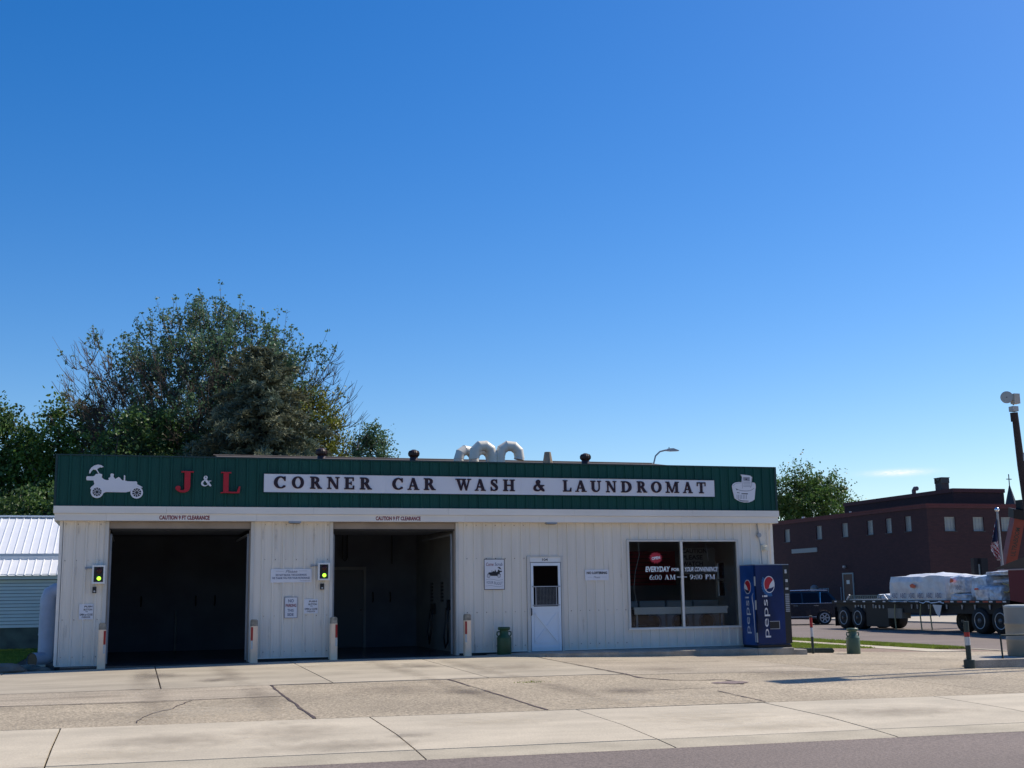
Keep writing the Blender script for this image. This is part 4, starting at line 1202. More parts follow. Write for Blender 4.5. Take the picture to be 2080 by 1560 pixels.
for zz in (1.64, 1.495):
    for q in _stroke([(7.73, zz, .005), (7.83, zz + .015, .005), (7.93, zz, .005), (8.03, zz - .015, .005), (8.14, zz + .004, .005)]): mb.prism(q[::-1], front(-.0302), .001, .0022)
mb.build('rule_line', M_BLUETXT, t)

# signal light boxes and their door buttons
for x0, x1, z0, z1, bx, bz, lb, lb2 in ((-.845, -.585, 1.64, 2.025, -.785, 1.515, 'white box with a lit green signal lens on the pier at the building corner', 'dark push button under the signal box nearest the building corner'),
                                        (3.865, 4.125, 1.665, 2.045, 3.97, 1.53, 'white box with a lit green signal lens on the pier between the two bays', 'dark push button under the signal box between the two bays')):
    t = thing('signal_box', lb, 'signal light', ((x0 + x1) / 2, -.02, z0), 'signal boxes beside the bays')
    B('housing', M_WHITE, x0 + .004, x1 - .004, -.13, -.019, z0 + .004, z1 - .004, t)
    mb = MB().box(x0, x0 + .035, -.16, -.1305, z0, z1).box(x1 - .035, x1, -.16, -.1305, z0, z1).box(x0 + .035, x1 - .035, -.16, -.1305, z1 - .035, z1).box(x0 + .035, x1 - .035, -.16, -.1305, z0, z0 + .035)
    mb.build('frame', M_WHITE, t)
    B('face', M_VENDBLK, x0 + .036, x1 - .036, -.138, -.1305, z0 + .036, z1 - .036, t)
    cxx = (x0 + x1) / 2 + .01
    MB().lathe([(.062, 0), (.055, -.012), (.03, -.022)], 16, (cxx, -.1385, z0 + .27), 'y').build('red_lens', M_LENSR, t)
    MB().lathe([(.042, 0), (.036, -.012), (.02, -.02)], 16, (cxx, -.1385, z0 + .11), 'y').build('green_lens', M_LENSG, t)
    mb = MB().tube([(x0 - .13, -.03, z1 - .06), (x0 + .005, -.04, z1 - .06)], .016, 6); mb.box(x0 - .15, x0 - .11, -.05, -.019, z1 - .085, z1 - .035)
    mb.build('conduit', M_GALV, t)
    t = thing('push_button', lb2, 'push button', (bx, -.02, bz), 'door push buttons')
    B('box', M_VENDBLK, bx - .04, bx + .04, -.07, -.019, bz - .065, bz + .065, t)
    MB().lathe([(.02, 0), (.018, -.012)], 10, (bx, -.0705, bz - .03), 'y').build('button', M_REFLW, t)

# guard posts at the bay jambs
for x, y, zb, rs, lb in ((-.585, -.34, -.10, 1, 'cream guard post with red reflector at the bay jamb nearest the building corner'), (2.49, -.34, -.09, -1, 'cream guard post between the first bay and the no parking sign'),
                         (4.19, -.34, -.07, 1, 'cream guard post with chipped paint below the lit signal between the bays'), (7.20, -.34, -.06, -1, 'cream guard post at the second bay nearest the milk can')):
    t = thing('guard_post', lb, 'guard post', (x, y, zb), 'guard posts at the bay doors')
    wv = .082
    def post(z0, z1, s0, s1, d=.07):
        mb = MB()
        for za, zb2, sa, sb_ in ((z0, z1, s0, s1),):
            ring = [(-1, -.6), (-.7, -1), (.7, -1), (1, -.6), (1, 1), (-1, 1)]
            lo = [(x + a * sa, y + b * d, za) for a, b in ring]; hi = [(x + a * sb_, y + b * d, zb2) for a, b in ring]
            mb.add(lo + hi, [tuple(range(5, -1, -1)), tuple(range(6, 12))] + [(i, (i + 1) % 6, 6 + (i + 1) % 6, 6 + i) for i in range(6)])
        return mb
    zt = zb + .94
    post(zb - .04, zt - .14, wv, wv * .93).build('post', M_CREAMPOST, t)
    post(zt - .1395, zt - .02, wv * .93, wv * .88).build('cap', M_WORN, t)
    post(zt - .0199, zt, wv * .85, wv * .6).build('cap', M_WORN, t)
    rx = x + rs * .05
    B('red_reflector', M_REFLR, rx - .022, rx + .022, y - .0755, y - .0705, zt - .44, zt - .16, t)
    B('white_reflector', M_REFLW, rx - .022, rx + .022, y - .0752, y - .0705, zt - .62, zt - .442, t)


# milk cans
def milk_can(x, y, z, H, R, mt, label):
    t = thing('milk_can', label, 'milk can', (x, y, z), 'painted milk cans')
    MB().lathe([(R * .96, 0), (R, .02), (R, H * .60), (R * .97, H * .64), (R * .62, H * .74), (R * .60, H * .88)], 28, (x, y, z)).build('body', mt, t)
    MB().lathe([(R * .6, H * .881), (R * .82, H * .90), (R * .86, H * .955), (R * .80, H), (R * .2, H * 1.0)], 24, (x, y, z)).build('lid', mt, t)
    for s in (-1, 1):
        MB().tube([(x + s * R * .66, y, z + H * .84), (x + s * R * .98, y, z + H * .83), (x + s * R * 1.02, y, z + H * .74), (x + s * R * .86, y, z + H * .68)], .016, 7).build('handle', mt, t)
    MB().lathe([(R * 1.012, H * .60), (R * 1.02, H * .61), (R * 1.012, H * .62)], 28, (x, y, z)).build('band', mt, t)
    return t


milk_can(8.06, -.33, -.055, .63, .165, M_CAN, 'dark green milk can standing against the wall beside the entrance door')
milk_can(16.92, -.55, G(16.92, -.55) - .005, .62, .165, M_CAN2, 'grey green milk can standing alone in the sun at the edge of the lot')

# vending machine
VX0, VX1, VY0, VY1, VZ0, VZ1 = 14.17, 15.08, -.86, -.08, .0, 1.93
t = thing('vending_machine', 'dark blue cola vending machine at the corner of the building', 'vending machine', (14.6, -.5, -.03))
B('cabinet', M_VENDL, VX0, VX1 - .003, VY0 + .09, VY1, .03, VZ1 - .02, t)
B('top', M_GALV, VX0, VX1, VY0 + .01, VY1, VZ1 - .02, VZ1, t)
dr = B('door', M_VEND, VX0 + .012, VX1 - .17, VY0 + .0, VY0 + .085, .06, VZ1 - .022, t)
B('button_column', M_VENDBLK, VX1 - .169, VX1, VY0 + .004, VY0 + .085, .06, VZ1 - .022, t)
B('base', M_VENDBLK, VX0 + .01, VX1 - .01, VY0 + .02, VY1 - .02, -.03, .029, t)
for zz in (.10, .86, 1.42):
    B('hinge', M_REFLW, VX0 - .004, VX0 + .0115, VY0 + .02, VY0 + .07, zz, zz + .22, t)
fv = front(VY0)


def globe(fn, cx_, cz_, R, rz_, parent, d=.002, n=28):
    E = lambda a, k=1.0: (cx_ + R * k * cos(a), cz_ + rz_ * k * sin(a))
    rot = radians(-35)
    def E2(u, v, k=1.0):
        return (cx_ + R * k * u, cz_ + rz_ * k * v)
    mb = MB(); mb.prism([E2(cos(2 * pi * i / n), sin(2 * pi * i / n)) for i in range(n)], fn, 0, d); mb.build('emblem_ring', M_VWHITE, parent)
    mb = MB(); mb.prism([E2(cos(2 * pi * i / n), sin(2 * pi * i / n), .90) for i in range(n)], fn, d, d + .001); mb.build('emblem_field', M_VEND, parent)
    arc = lambda a0, a1, k=.90, m_=14: [(k * cos(radians(a0 + (a1 - a0) * i / m_)), k * sin(radians(a0 + (a1 - a0) * i / m_))) for i in range(m_ + 1)]
    up_ = arc(35, 222)        # red cap of the emblem above a wavy chord
    s0, s1 = up_[0], up_[-1]
    cur = [(s1[0] + (s0[0] - s1[0]) * q + .16 * sin(2 * pi * q) * .6, s1[1] + (s0[1] - s1[1]) * q - .20 * sin(pi * q) * (1 if q < .5 else .4)) for q in [i / 10 for i in range(1, 10)]]
    mb = MB(); mb.prism([E2(a, b) for a, b in up_ + cur], fn, d + .001, d + .0022); mb.build('emblem_red', M_VRED, parent)
    a0, a1 = 222, 232
    lo = arc(222, 228, .90, 3)
    e0, e1 = up_[0], arc(-12, -12)[0]
    low = [lo[-1]] + [(-.35, -.48), (-.05, -.46), (.35, -.42), (.7, -.3)] + arc(-14, 35, .90, 8)
    mb = MB(); mb.prism([E2(a, b) for a, b in lo[:-1] + low + cur[::-1]], fn, d + .001, d + .0018); mb.build('emblem_white', M_VWHITE, parent)


globe(fv, 14.53, 1.45, .145, .20, dr)
# ragged splash of lighter blue behind the emblem
mb = MB(); sp = []
for k in range(40):
    a = radians(140 + 150 * k / 39); rr = 1.35 + (.10 if k % 2 else 0) + .05 * sin(k * 1.7)
    sp.append((14.53 + .145 * rr * cos(a), 1.45 + .20 * rr * sin(a)))
mb.prism(sp + [(14.53 + .145 * .95 * cos(radians(290 - 150 * k / 20)), 1.45 + .2 * .95 * sin(radians(290 - 150 * k / 20))) for k in range(21)], fv, .0002, .0008)
mb.build('splash', M_VENDLIGHT, dr)


def up_text(body, mt, parent, place, x_left, x_right, z0, z1, bold):
    """text reading upwards: u runs up the panel, v runs towards its left"""
    return text(body, mt, parent, lambda u, v, d: place(v, u, d), z0, z1, x_right, x_left, .002, bold)


up_text('pepsi', M_VWHITE, dr, fv, 14.335, 14.515, .21, 1.20, -.005)
sl_ = lambda u, v, d: (VX0 - d, u, v)
up_text('pepsi', M_VWHITE, t, lambda u, v, d: (VX0 - d, u, v), -.30, -.56, .30, 1.17, -.005)
globe(lambda u, v, d: (VX0 - d, u, v), -.45, 1.40, .17, .17, t)
mb = MB()
for q in _stroke([(-.74, .1, .02), (-.72, .55, .03), (-.70, .95, .04), (-.66, 1.15, .03), (-.72, 1.25, .01)]): mb.prism(q, sl_, .001, .002)
mb.build('swoosh', M_VWHITE, t)
# coin gear: selection buttons, slots, and the delivery port
for k in range(10):
    B('button', M_GALV, VX1 - .135, VX1 - .03, VY0 - .008, VY0 + .0035, .80 + .044 * k, .828 + .044 * k, t)
B('coin_slot', M_REFLW, VX1 - .12, VX1 - .07, VY0 - .008, VY0 + .0035, 1.71, 1.80, t)
B('coin_slot', M_REFLW, VX1 - .11, VX1 - .05, VY0 - .008, VY0 + .0035, 1.50, 1.57, t)
B('coin_slot', M_REFLW, VX1 - .12, VX1 - .045, VY0 - .008, VY0 + .0035, 1.32, 1.37, t)
B('bill_slot', M_RIMD, VX1 - .13, VX1 - .03, VY0 - .01, VY0 + .0035, 1.39, 1.48, t)
mb = MB().box(14.50, 14.76, VY0 - .012, VY0 - .0005, .40, .415).box(14.50, 14.76, VY0 - .012, VY0 - .0005, .575, .59).box(14.745, 14.76, VY0 - .012, VY0 - .0005, .415, .575)
mb.build('port_frame', M_GALV, dr)
B('delivery_port', M_VENDBLK, 14.50, 14.745, VY0 - .006, VY0 - .0005, .415, .575, dr)

# kerb stop and slender marker posts at the right of the building
t = thing('kerb_stop', 'low dark green wheel stop block beside the walkway end', 'wheel stop', (16.2, -.1, G(16.2, -.1)))
MB().prism([(15.62, G(15.6, 0)), (16.62, G(16.6, 0) - .02), (16.68, G(16.6, 0) + .05), (16.62, -.125), (15.62, -.10)], lambda u, v, d: (u, -.08 - d, v), -.15, .0).build('block', M_PGREEN, t)


def marker_post(x, y, z, H, r, lean, label):
    t = thing('marker_post', label, 'marker post', (x, y, z), 'reflector posts')
    P = lambda h: (x + lean * h, y, z + h)
    MB().tube([P(-.03), P(H)], r, 10).build('post', M_PGREEN, t)
    MB().tube([P(H * .70), P(H * .955)], r + .003, 10, caps=False).build('red_band', M_REFLR, t)
    MB().tube([P(H * .45), P(H * .69)], r + .003, 10, caps=False).build('white_band', M_REFLW, t)
    MB().tube([P(H), P(H + .012)], r * 1.05, 10).build('cap', M_WORN, t)


marker_post(15.86, -.45, G(15.86, -.45), .90, .033, -.02, 'thin leaning green post with red and white bands beside the vending machine')

# vacuum island
t = structure(MB().prism([(15.72, -6.62), (20.8, -6.62), (20.8, -5.0), (17.0, -5.0), (16.1, -5.9)], lambda u, v, d: (u, v, d), -.6, G(16, -6.5) + .15).build('island', M_STEP))
x, y = 15.66, -6.62
bt = thing('marker_post', 'thick dark bollard with a white band at the tip of the raised island', 'bollard', (x, y, G(x, y)))
MB().tube([(x, y, G(x, y) - .05), (x, y, G(x, y) + .16)], .105, 14).build('collar', M_PGREEN, bt)
zg = G(x, y)
MB().tube([(x, y, zg + .161), (x - .01, y, zg + .90)], .05, 12).build('post', M_PGREEN, bt)
MB().tube([(x - .005, y, zg + .44), (x - .008, y, zg + .60)], .0535, 12, caps=False).build('white_band', M_REFLW, bt)
MB().tube([(x - .008, y, zg + .605), (x - .009, y, zg + .69)], .0535, 12, caps=False).build('red_band', M_REFLR, bt)
zi = G(16, -6.5) + .15
vx, vy = 17.80, -5.75
t = thing('vacuum_canister', 'beige drum shaped vacuum canister with domed lid on the island', 'vacuum', (vx, vy, zi))
MB().lathe([(.40, 0), (.425, .02), (.43, .31), (.44, .32), (.44, .35), (.43, .36), (.435, .63), (.445, .64), (.445, .67), (.435, .68), (.44, .97), (.43, .99)], 40, (vx, vy, zi)).build('drum', M_VAC, t)
MB().lathe([(.43, .9905), (.435, 1.01), (.40, 1.035), (.33, 1.04), (.30, 1.015), (.28, 1.01)], 40, (vx, vy, zi)).build('lid', M_VACTOP, t)
MB().tube([(vx - .24, vy - .42, zi + .88), (vx - .20, vy - .46, zi + .68), (vx - .14, vy - .46, zi + .45), (vx - .16, vy - .45, zi + .08)], .017, 7).build('hose', M_VENDBLK, t)
t = thing('pipe_rail', 'low dark pipe rail in front of the beige vacuum canister', 'rail', (17.2, -6.35, zi))
MB().tube([(16.66, -6.35, zi), (16.64, -6.35, zi + .44), (16.66, -6.35, zi + .455), (18.6, -6.35, zi + .455), (18.62, -6.35, zi)], .018, 8).build('rail', M_PGREEN, t)

# tall pole sign just outside the picture on the right: it throws the striped shadow across the lot
t = thing('pole_sign', 'tall pole sign standing out of the picture beyond the island', 'sign', (20.3, -6.2, G(20.3, -6.2)))
for yy in (-6.62, -6.02):
    MB().tube([(20.2, yy, -.5), (20.2, yy, 11.4)], .075, 10).build('pole', M_PGREEN, t)
B('panel', M_WHITE, 20.12, 20.28, -6.64, -6.0, 9.75, 11.5, t)

# low brick shops added unseen across the main road to darken the window reflection
t = thing('added_shop_row', 'unseen dark brick shop row added across the main road to darken the window reflection', 'building', (30, -62, -.3))
mb = MB()
wall_with_holes_args = [(-4 + 7.0 * k, 0 + 7.0 * k, 1.0, 2.6) for k in range(15)]
t2 = t
SHOPS = (t, wall_with_holes_args)

# ------------------------------------------------------------------ inside the laundromat
for k in range(5):
    x = 11.15 + .78 * k
    t = thing('washing_machine', 'front loading washing machine inside the window, %s' % ['first of the row behind the hanging cord', 'second of the row, below the red board', 'third of the row behind the window mullion', 'fourth of the row with round dark door', 'fifth of the row nearest the side window'][k], 'washer', (x, 3.2, 0), 'washing machines in the laundry')
    B('body', M_WASHER, x, x + .72, 2.8, 3.5, .0, 1.08, t)
    B('control_panel', M_WHITE, x + .02, x + .70, 2.785, 2.7995, .93, 1.05, t)
    MB().lathe([(.24, 0), (.245, -.03), (.20, -.035), (.19, -.01)], 24, (x + .36, 2.7995, .52), 'y').build('door_ring', M_GALV, t)
    MB().lathe([(.185, -.01), (.12, -.035), (.02, -.04)], 24, (x + .36, 2.7995, .52), 'y').build('door_glass', M_WDARK, t)
t = thing('price_board', 'dark red board of printed rows on the laundry back wall', 'board', (13.9, 4.98, 1.5))
B('panel', M_BOARDRED, 13.1, 14.75, 4.95, 4.998, 1.5, 2.45, t)
mb = MB()
for k in range(8): mb.box(13.2, 14.6 - .1 * (k % 3), 4.945, 4.9495, 1.57 + .11 * k, 1.60 + .11 * k)
mb.build('text_rows', M_REDTXT, t)
t = thing('caution_sign', 'pale caution notice hanging inside behind the right hand pane', 'sign', (13.8, 1.5, 1.6))
B('panel', M_CAUT, 13.35, 14.35, 1.6, 1.62, 1.75, 2.42, t)
for k, s in enumerate(('CAUTION', 'PLEASE', 'WATCH', 'YOUR')):
    text(s, M_BLACK, t, front(1.6), 13.42, 14.0 + (.12 if k == 0 else 0), 2.28 - .165 * k, 2.40 - .165 * k, .002, .03)
t = thing('folding_table', 'long pale folding table just inside the laundromat window', 'table', (12.75, .5, 0))
B('top', M_BENCH, 11.5, 14.0, .28, .75, .90, .95, t)
B('apron', M_BENCH, 11.52, 13.98, .29, .32, .78, .899, t)
for xx in (11.6, 13.85):
    B('leg', M_GALV, xx, xx + .05, .4, .45, 0, .899, t)
t = thing('waiting_chair', 'dark chair inside the window below the folding table', 'chair', (12.3, 1.7, 0))
B('seat', M_WDARK, 12.1, 12.6, 1.5, 2.0, .42, .47, t); B('backrest', M_WDARK, 12.1, 12.6, 1.96, 2.0, .48, .9, t)
for a in (12.12, 12.55):
    for b in (1.52, 1.94): B('leg', M_GALV, a, a + .03, b, b + .03, 0, .42, t)

# ------------------------------------------------------------------ on the roof
def turbine(x, y, z, label, s=1.0):
    t = thing('turbine_vent', label, 'roof vent', (x, y, z), 'turbine vents on the roof')
    MB().lathe([(.11 * s, -.25), (.105 * s, .08), (.085 * s, .10)], 18, (x, y, z)).build('collar', M_VENTBR, t)
    for k in range(18):
        a = 2 * pi * k / 18; mb = MB()
        pr = [(.10, .09), (.145, .14), (.15, .20), (.125, .25), (.06, .275)]
        vs = []
        for r, h in pr:
            vs += [(x + s * r * cos(a), y + s * r * sin(a), z + s * h), (x + s * r * .93 * cos(a + .34), y + s * r * .93 * sin(a + .34), z + s * h)]
        mb.add(vs, [(2 * i, 2 * i + 1, 2 * i + 3, 2 * i + 2) for i in range(len(pr) - 1)])
        mb.build('vane', M_VENTBR, t)
    MB().lathe([(.065 * s, .27 * s), (.05 * s, .285 * s), (.01, .29 * s)], 16, (x, y, z)).build('cap', M_VENTBR, t)


turbine(4.36, 3.0, 4.68, 'brown turbine vent on the roof in front of the spruce tree')
turbine(6.71, 3.0, 4.69, 'brown turbine vent on the roof above the second bay, seen against the sky')
turbine(11.37, 3.0, 4.69, 'brown turbine vent on the roof beside the tapered stack')
t = thing('roof_stack', 'tapered weathered stack standing on the roof between the white ducts and a turbine vent', 'chimney', (10.31, 3.0, 4.5))
MB().lathe([(.135, 0), (.13, .22), (.085, .485), (.07, .49), (.07, .45)], 14, (10.31, 3, 4.5), smooth=False).build('stack', M_STACK, t)


def gooseneck(x, y, z0, zc, rad, dirx, diry, end, label, r=.095, turn=190):
    t = thing('vent_duct', label, 'vent duct', (x, y, z0), 'white gooseneck ducts on the roof')
    L_ = math.hypot(dirx, diry); ux, uy = dirx / L_, diry / L_
    cx0, cy0 = x + ux * rad, y + uy * rad
    MB().tube([(x, y, z0), (x, y, zc)], r, 16, caps=False, smooth=True).build('riser', M_PVC, t)
    n = 5
    e_ = Vector((ux, uy, 0)); wv = Vector((-uy, ux, 0)); hf = radians(turn) / n / 2
    def ring(k, grow=1.0):
        a = pi - radians(turn) * k / n
        er = e_ * cos(a) + Vector((0, 0, sin(a)))
        return [Vector((cx0, cy0, zc)) + er * (rad + r * grow * cos(2 * pi * q / 18) / cos(hf)) + wv * (r * grow * sin(2 * pi * q / 18)) for q in range(18)]
    for k in range(n):       # each mitred gore of the bend is its own piece, crimped into the next
        A_, B_ = ring(k, 1.035), ring(k + 1, 1.0)
        mbx = MB(); mbx.add(A_ + B_, [(q, (q + 1) % 18, 18 + (q + 1) % 18, 18 + q) for q in range(18)], 0, True)
        mbx.build('elbow_section', M_PVC, t)
    a = pi - radians(turn); ec = Vector((cx0, cy0, zc)) + (e_ * cos(a) + Vector((0, 0, sin(a)))) * rad
    d_ = (e_ * sin(a) - Vector((0, 0, cos(a)))).normalized()
    MB().tube([ec, ec + d_ * end], [r * 1.03, r * 1.06], 18, caps=False).build('outlet', M_PVC, t)
    MB().tube([ec + d_ * (end - .03), ec + d_ * (end - .02)], r * .95, 16).build('throat', M_VENDBLK, t)
    MB().tube([(x, y, zc - .06), (x, y, zc - .03)], r * 1.05, 18).build('collar', M_PVC, t)


gooseneck(8.02, 3.5, 4.5, 4.82, .245, 1, .35, .08, 'white duct at the outer end of the group, bending over towards the others', r=.125)
gooseneck(8.80, 3.0, 4.5, 4.86, .26, -1, -.12, .05, 'white duct whose open end hangs towards the green fascia sign', r=.13)
gooseneck(8.66, 4.3, 4.6, 4.93, .25, 1, .2, .12, 'white duct rising behind the two arching ducts, mostly hidden', r=.125)
gooseneck(9.0, 3.0, 4.5, 4.87, .26, 1, -.1, .06, 'white duct arching towards the tapered stack with its open end in the sky', r=.13)

# duct on the side wall
t = thing('wall_duct', 'fat pale blue duct running down the side wall to an open elbow', 'vent duct', (-1.80, 1.9, -.1))
dp = [(-1.5, 1.9, 1.52), (-1.66, 1.9, 1.52), (-1.76, 1.9, 1.46), (-1.80, 1.9, 1.34), (-1.80, 1.9, 1.0)]
MB().tube(dp, .17, 18).build('top_elbow', M_DUCT, t)
MB().tube([(-1.80, 1.9, 1.0), (-1.80, 1.9, .55)], .175, 18, caps=False).build('pipe_section', M_DUCT, t)
MB().tube([(-1.80, 1.9, .56), (-1.80, 1.9, .2)], .168, 18, caps=False).build('pipe_section', M_DUCT, t)
MB().tube([(-1.80, 1.9, .21), (-1.80, 1.88, .06), (-1.88, 1.78, .03), (-2.06, 1.6, .03)], .165, 18, caps=False).build('bottom_elbow', M_DUCT, t)
MB().tube([(-2.03, 1.63, .03), (-2.05, 1.61, .03)], .155, 18).build('throat', M_VENDBLK, t)
for zz in (1.18, .98, .56):
    MB().tube([(-1.80, 1.9, zz), (-1.80, 1.9, zz + .03)], .182, 18).build('collar', M_DUCT, t)

# mulch bed, rocks and splash stone at the corner
structure(grid_sheet(-2.56, -1.53, -.6, 12, -.004, .5).build('mulch_bed', M_MULCH))
structure(grid_sheet(-7, -2.56, -.33, 1.5, -.004, .6).build('side_path', M_CONC))
for x, y, s, lb in ((-2.35, -.35, .30, 'rounded landscape rock at the foot of the building corner, partly out of the picture'), (-2.0, .3, .22, 'dark landscape rock in the mulch beside the duct elbow'), (-2.5, .6, .26, 'dark landscape rock at the outer edge of the mulch bed'), (-1.75, -.05, .16, 'smallest landscape rock beside the wall base')):
    mb = MB(); n = 9
    vs = []; rngs = ((0, 1), (.35, 1.08), (.7, .8), (.9, .4))
    for h, q in rngs:
        for k in range(n):
            a = 2 * pi * k / n; rr = s * q * random.uniform(.8, 1.15)
            vs.append((x + rr * cos(a) * 1.25, y + rr * sin(a), G(x, y) - .04 + h * s * .75))
    mb.add(vs, [(i * n + k, i * n + (k + 1) % n, (i + 1) * n + (k + 1) % n, (i + 1) * n + k) for i in range(3) for k in range(n)] + [tuple(range(3 * n, 4 * n))], 0, False)
    tag(mb.build('rock', M_STONE, at=(x, y, G(x, y))), lb, 'rock', 'landscape rocks')
tag(B('splash_block', M_WALK, -2.45, -1.75, 1.0, 1.35, G(-2, 1) - .02, G(-2, 1) + .05), 'flat pale splash stone below the open duct elbow', 'stone')

# ------------------------------------------------------------------ shed at the left
shed = thing('metal_roof_shed', 'pale sided shed with a bright white ribbed metal roof in two tiers', 'shed', (-4, 12, 0))
SX0, SX1 = -12.0, 1.6
B('foundation', M_FOUND, SX0, SX1, 12.0, 17, -.3, .535, shed)
k = 0
while .54 + k * .1 < 1.90:
    z = .54 + k * .1
    MB().prism([(12.0, z), (12.0, z + .087), (11.985, z + .087), (11.962, z)], lambda u, v, d: (d, u, v), SX0, SX1).build('siding_board', M_SIDING, shed)
    k += 1
B('wall', M_BACK, SX0 + .05, SX1 - .05, 12.004, 17, .536, 2.0, shed)  # dark colour behind the board gaps stands in for the lap shadows
B('eave_fascia', M_SIDING, SX0 - .1, SX1 + .1, 11.86, 11.99, 1.945, 2.10, shed)


def roofstrips(y0, z0, y1, z1, xa, xb, sp=.2286):
    x = xa
    L_ = math.hypot(y1 - y0, z1 - z0); ny, nz = -(z1 - z0) / L_, (y1 - y0) / L_
    first = None
    while x < xb:
        if first is None:
            mb = MB()
            P = lambda u, v, h: (x + u, y0 + (y1 - y0) * v + ny * h, z0 + (z1 - z0) * v + nz * h)
            prof = [(0, 0), (sp - .055, 0), (sp - .04, .022), (sp - .018, .022), (sp - .002, 0)]
            for i in range(4):
                (a, ha), (b, hb) = prof[i], prof[i + 1]
                mb.add([P(a, 0, ha), P(b, 0, hb), P(b, 1, hb), P(a, 1, ha)], [(0, 1, 2, 3)])
                mb.add([P(a, 0, -.01), P(b, 0, -.01), P(b, 0, hb), P(a, 0, ha)], [(0, 1, 2, 3)])
                mb.add([P(a, 0, -.01), P(b, 0, -.01), P(b, 1, -.01), P(a, 1, -.01)], [(3, 2, 1, 0)])
            first = mb.build('roof_panel', M_SHEDROOF, shed, at=(x, y0, z0))
        else:
            c = first.copy(); COL.objects.link(c); c.location = first.location + Vector((x - xa, 0, 0))
        x += sp


roofstrips(11.80, 2.055, 12.99, 2.56, SX0, SX1)
roofstrips(13.40, 2.75, 16.46, 4.04, SX0, SX1)
B('roof_step', M_SHEDROOF, SX0, SX1, 12.98, 13.06, 2.45, 2.66, shed)
B('gutter', M_SIDING, SX0, SX1, 13.28, 13.39, 2.64, 2.75, shed)
B('ridge_cap', M_SHEDROOF, SX0, SX1, 16.38, 16.62, 4.06, 4.12, shed)
mb = MB(); mb.add([(SX0, 13.4, 2.6), (SX1, 13.4, 2.6), (SX1, 16.5, 3.95), (SX0, 16.5, 3.95), (SX0, 20, 2.3), (SX1, 20, 2.3)], [(0, 1, 2, 3), (3, 2, 5, 4), (0, 3, 4), (1, 5, 2)])
mb.build('roof_deck', M_BACK, shed)

# ------------------------------------------------------------------ trees
def leaf_mesh(cs, size, mt, name, parent, per=1, flat=0.5, aspect=.62):
    """cs: list of points; one folded leaf (two triangles each side) at each"""
    vs, fs = [], []
    for c in cs:
        s = size * random.uniform(.6, 1.35)
        n = Vector((random.gauss(0, 1), random.gauss(0, 1), random.gauss(flat, 1))).normalized()
        t_ = n.cross(Vector((random.gauss(0, 1), random.gauss(0, 1), random.gauss(0, 1)))).normalized()
        b_ = n.cross(t_)
        c = Vector(c)
        o = len(vs)
        vs += [c - t_ * s * .5, c + b_ * s * aspect * .5 + n * s * .08, c + t_ * s * .5, c - b_ * s * aspect * .5 + n * s * .08]
        fs.append((o, o + 1, o + 2, o + 3))
    mb = MB(); mb.add(vs, fs)
    return mb.build(name, mt, parent)


def skeleton(root, targets, trunk_h, rootward=0.55):
    """greedy branching: each target joins the nearest node already in the tree, nearer to the root"""
    import numpy as np
    root = np.array(root)
    nodes = [root + np.array([0, 0, trunk_h * q]) for q in (0, .35, .7, 1.0)]
    par = [-1, 0, 1, 2]
    top = nodes[-1]
    T = sorted([np.array(t_) for t_ in targets], key=lambda p: np.linalg.norm(p - top))
    plen = [0, .3, .6, 1.0]
    for p in T:
        N = np.array(nodes[2:])
        d = np.linalg.norm(N - p, axis=1)
        cost = d + rootward * np.array(plen[2:]) * .35 + np.where(N[:, 2] > p[2] + .4, 1.5, 0)
        i = int(cost.argmin()) + 2
        q = nodes[i]
        L_ = np.linalg.norm(p - q)
        if L_ > 1.3:      # give a long shoot a bent midpoint
            mid = (p + q) / 2 + np.array([random.gauss(0, .08), random.gauss(0, .08), -.07 * L_ + random.gauss(0, .05)]) * min(1.5, L_ * .5)
            nodes.append(mid); par.append(i); plen.append(plen[i] + L_ / 2); i = len(nodes) - 1
        nodes.append(p); par.append(i); plen.append(plen[i] + np.linalg.norm(p - nodes[i]))
    cnt = [0] * len(nodes)
    kids = [0] * len(nodes)
    for i in range(len(nodes)):
        if par[i] >= 0: kids[par[i]] += 1
    for i in range(len(nodes) - 1, -1, -1):
        if kids[i] == 0: cnt[i] = 1
        if par[i] >= 0: cnt[par[i]] += cnt[i]
    return nodes, par, cnt, kids


def twig_mesh(mb, a, b, ra, rb, n=3):
    a, b = Vector(a), Vector(b)
    d = (b - a)
    if d.length < 1e-5: return
    d.normalize()
    r_ = d.cross(Vector((.3, .5, .8))).normalized(); q_ = d.cross(r_)
    vs = []
    for p, rr in ((a, ra), (b, rb)):
        for k in range(n):
            t_ = 2 * pi * k / n
            vs.append(p + (r_ * cos(t_) + q_ * sin(t_)) * rr)
    mb.add(vs, [(k, (k + 1) % n, n + (k + 1) % n, n + k) for k in range(n)], 0, True)


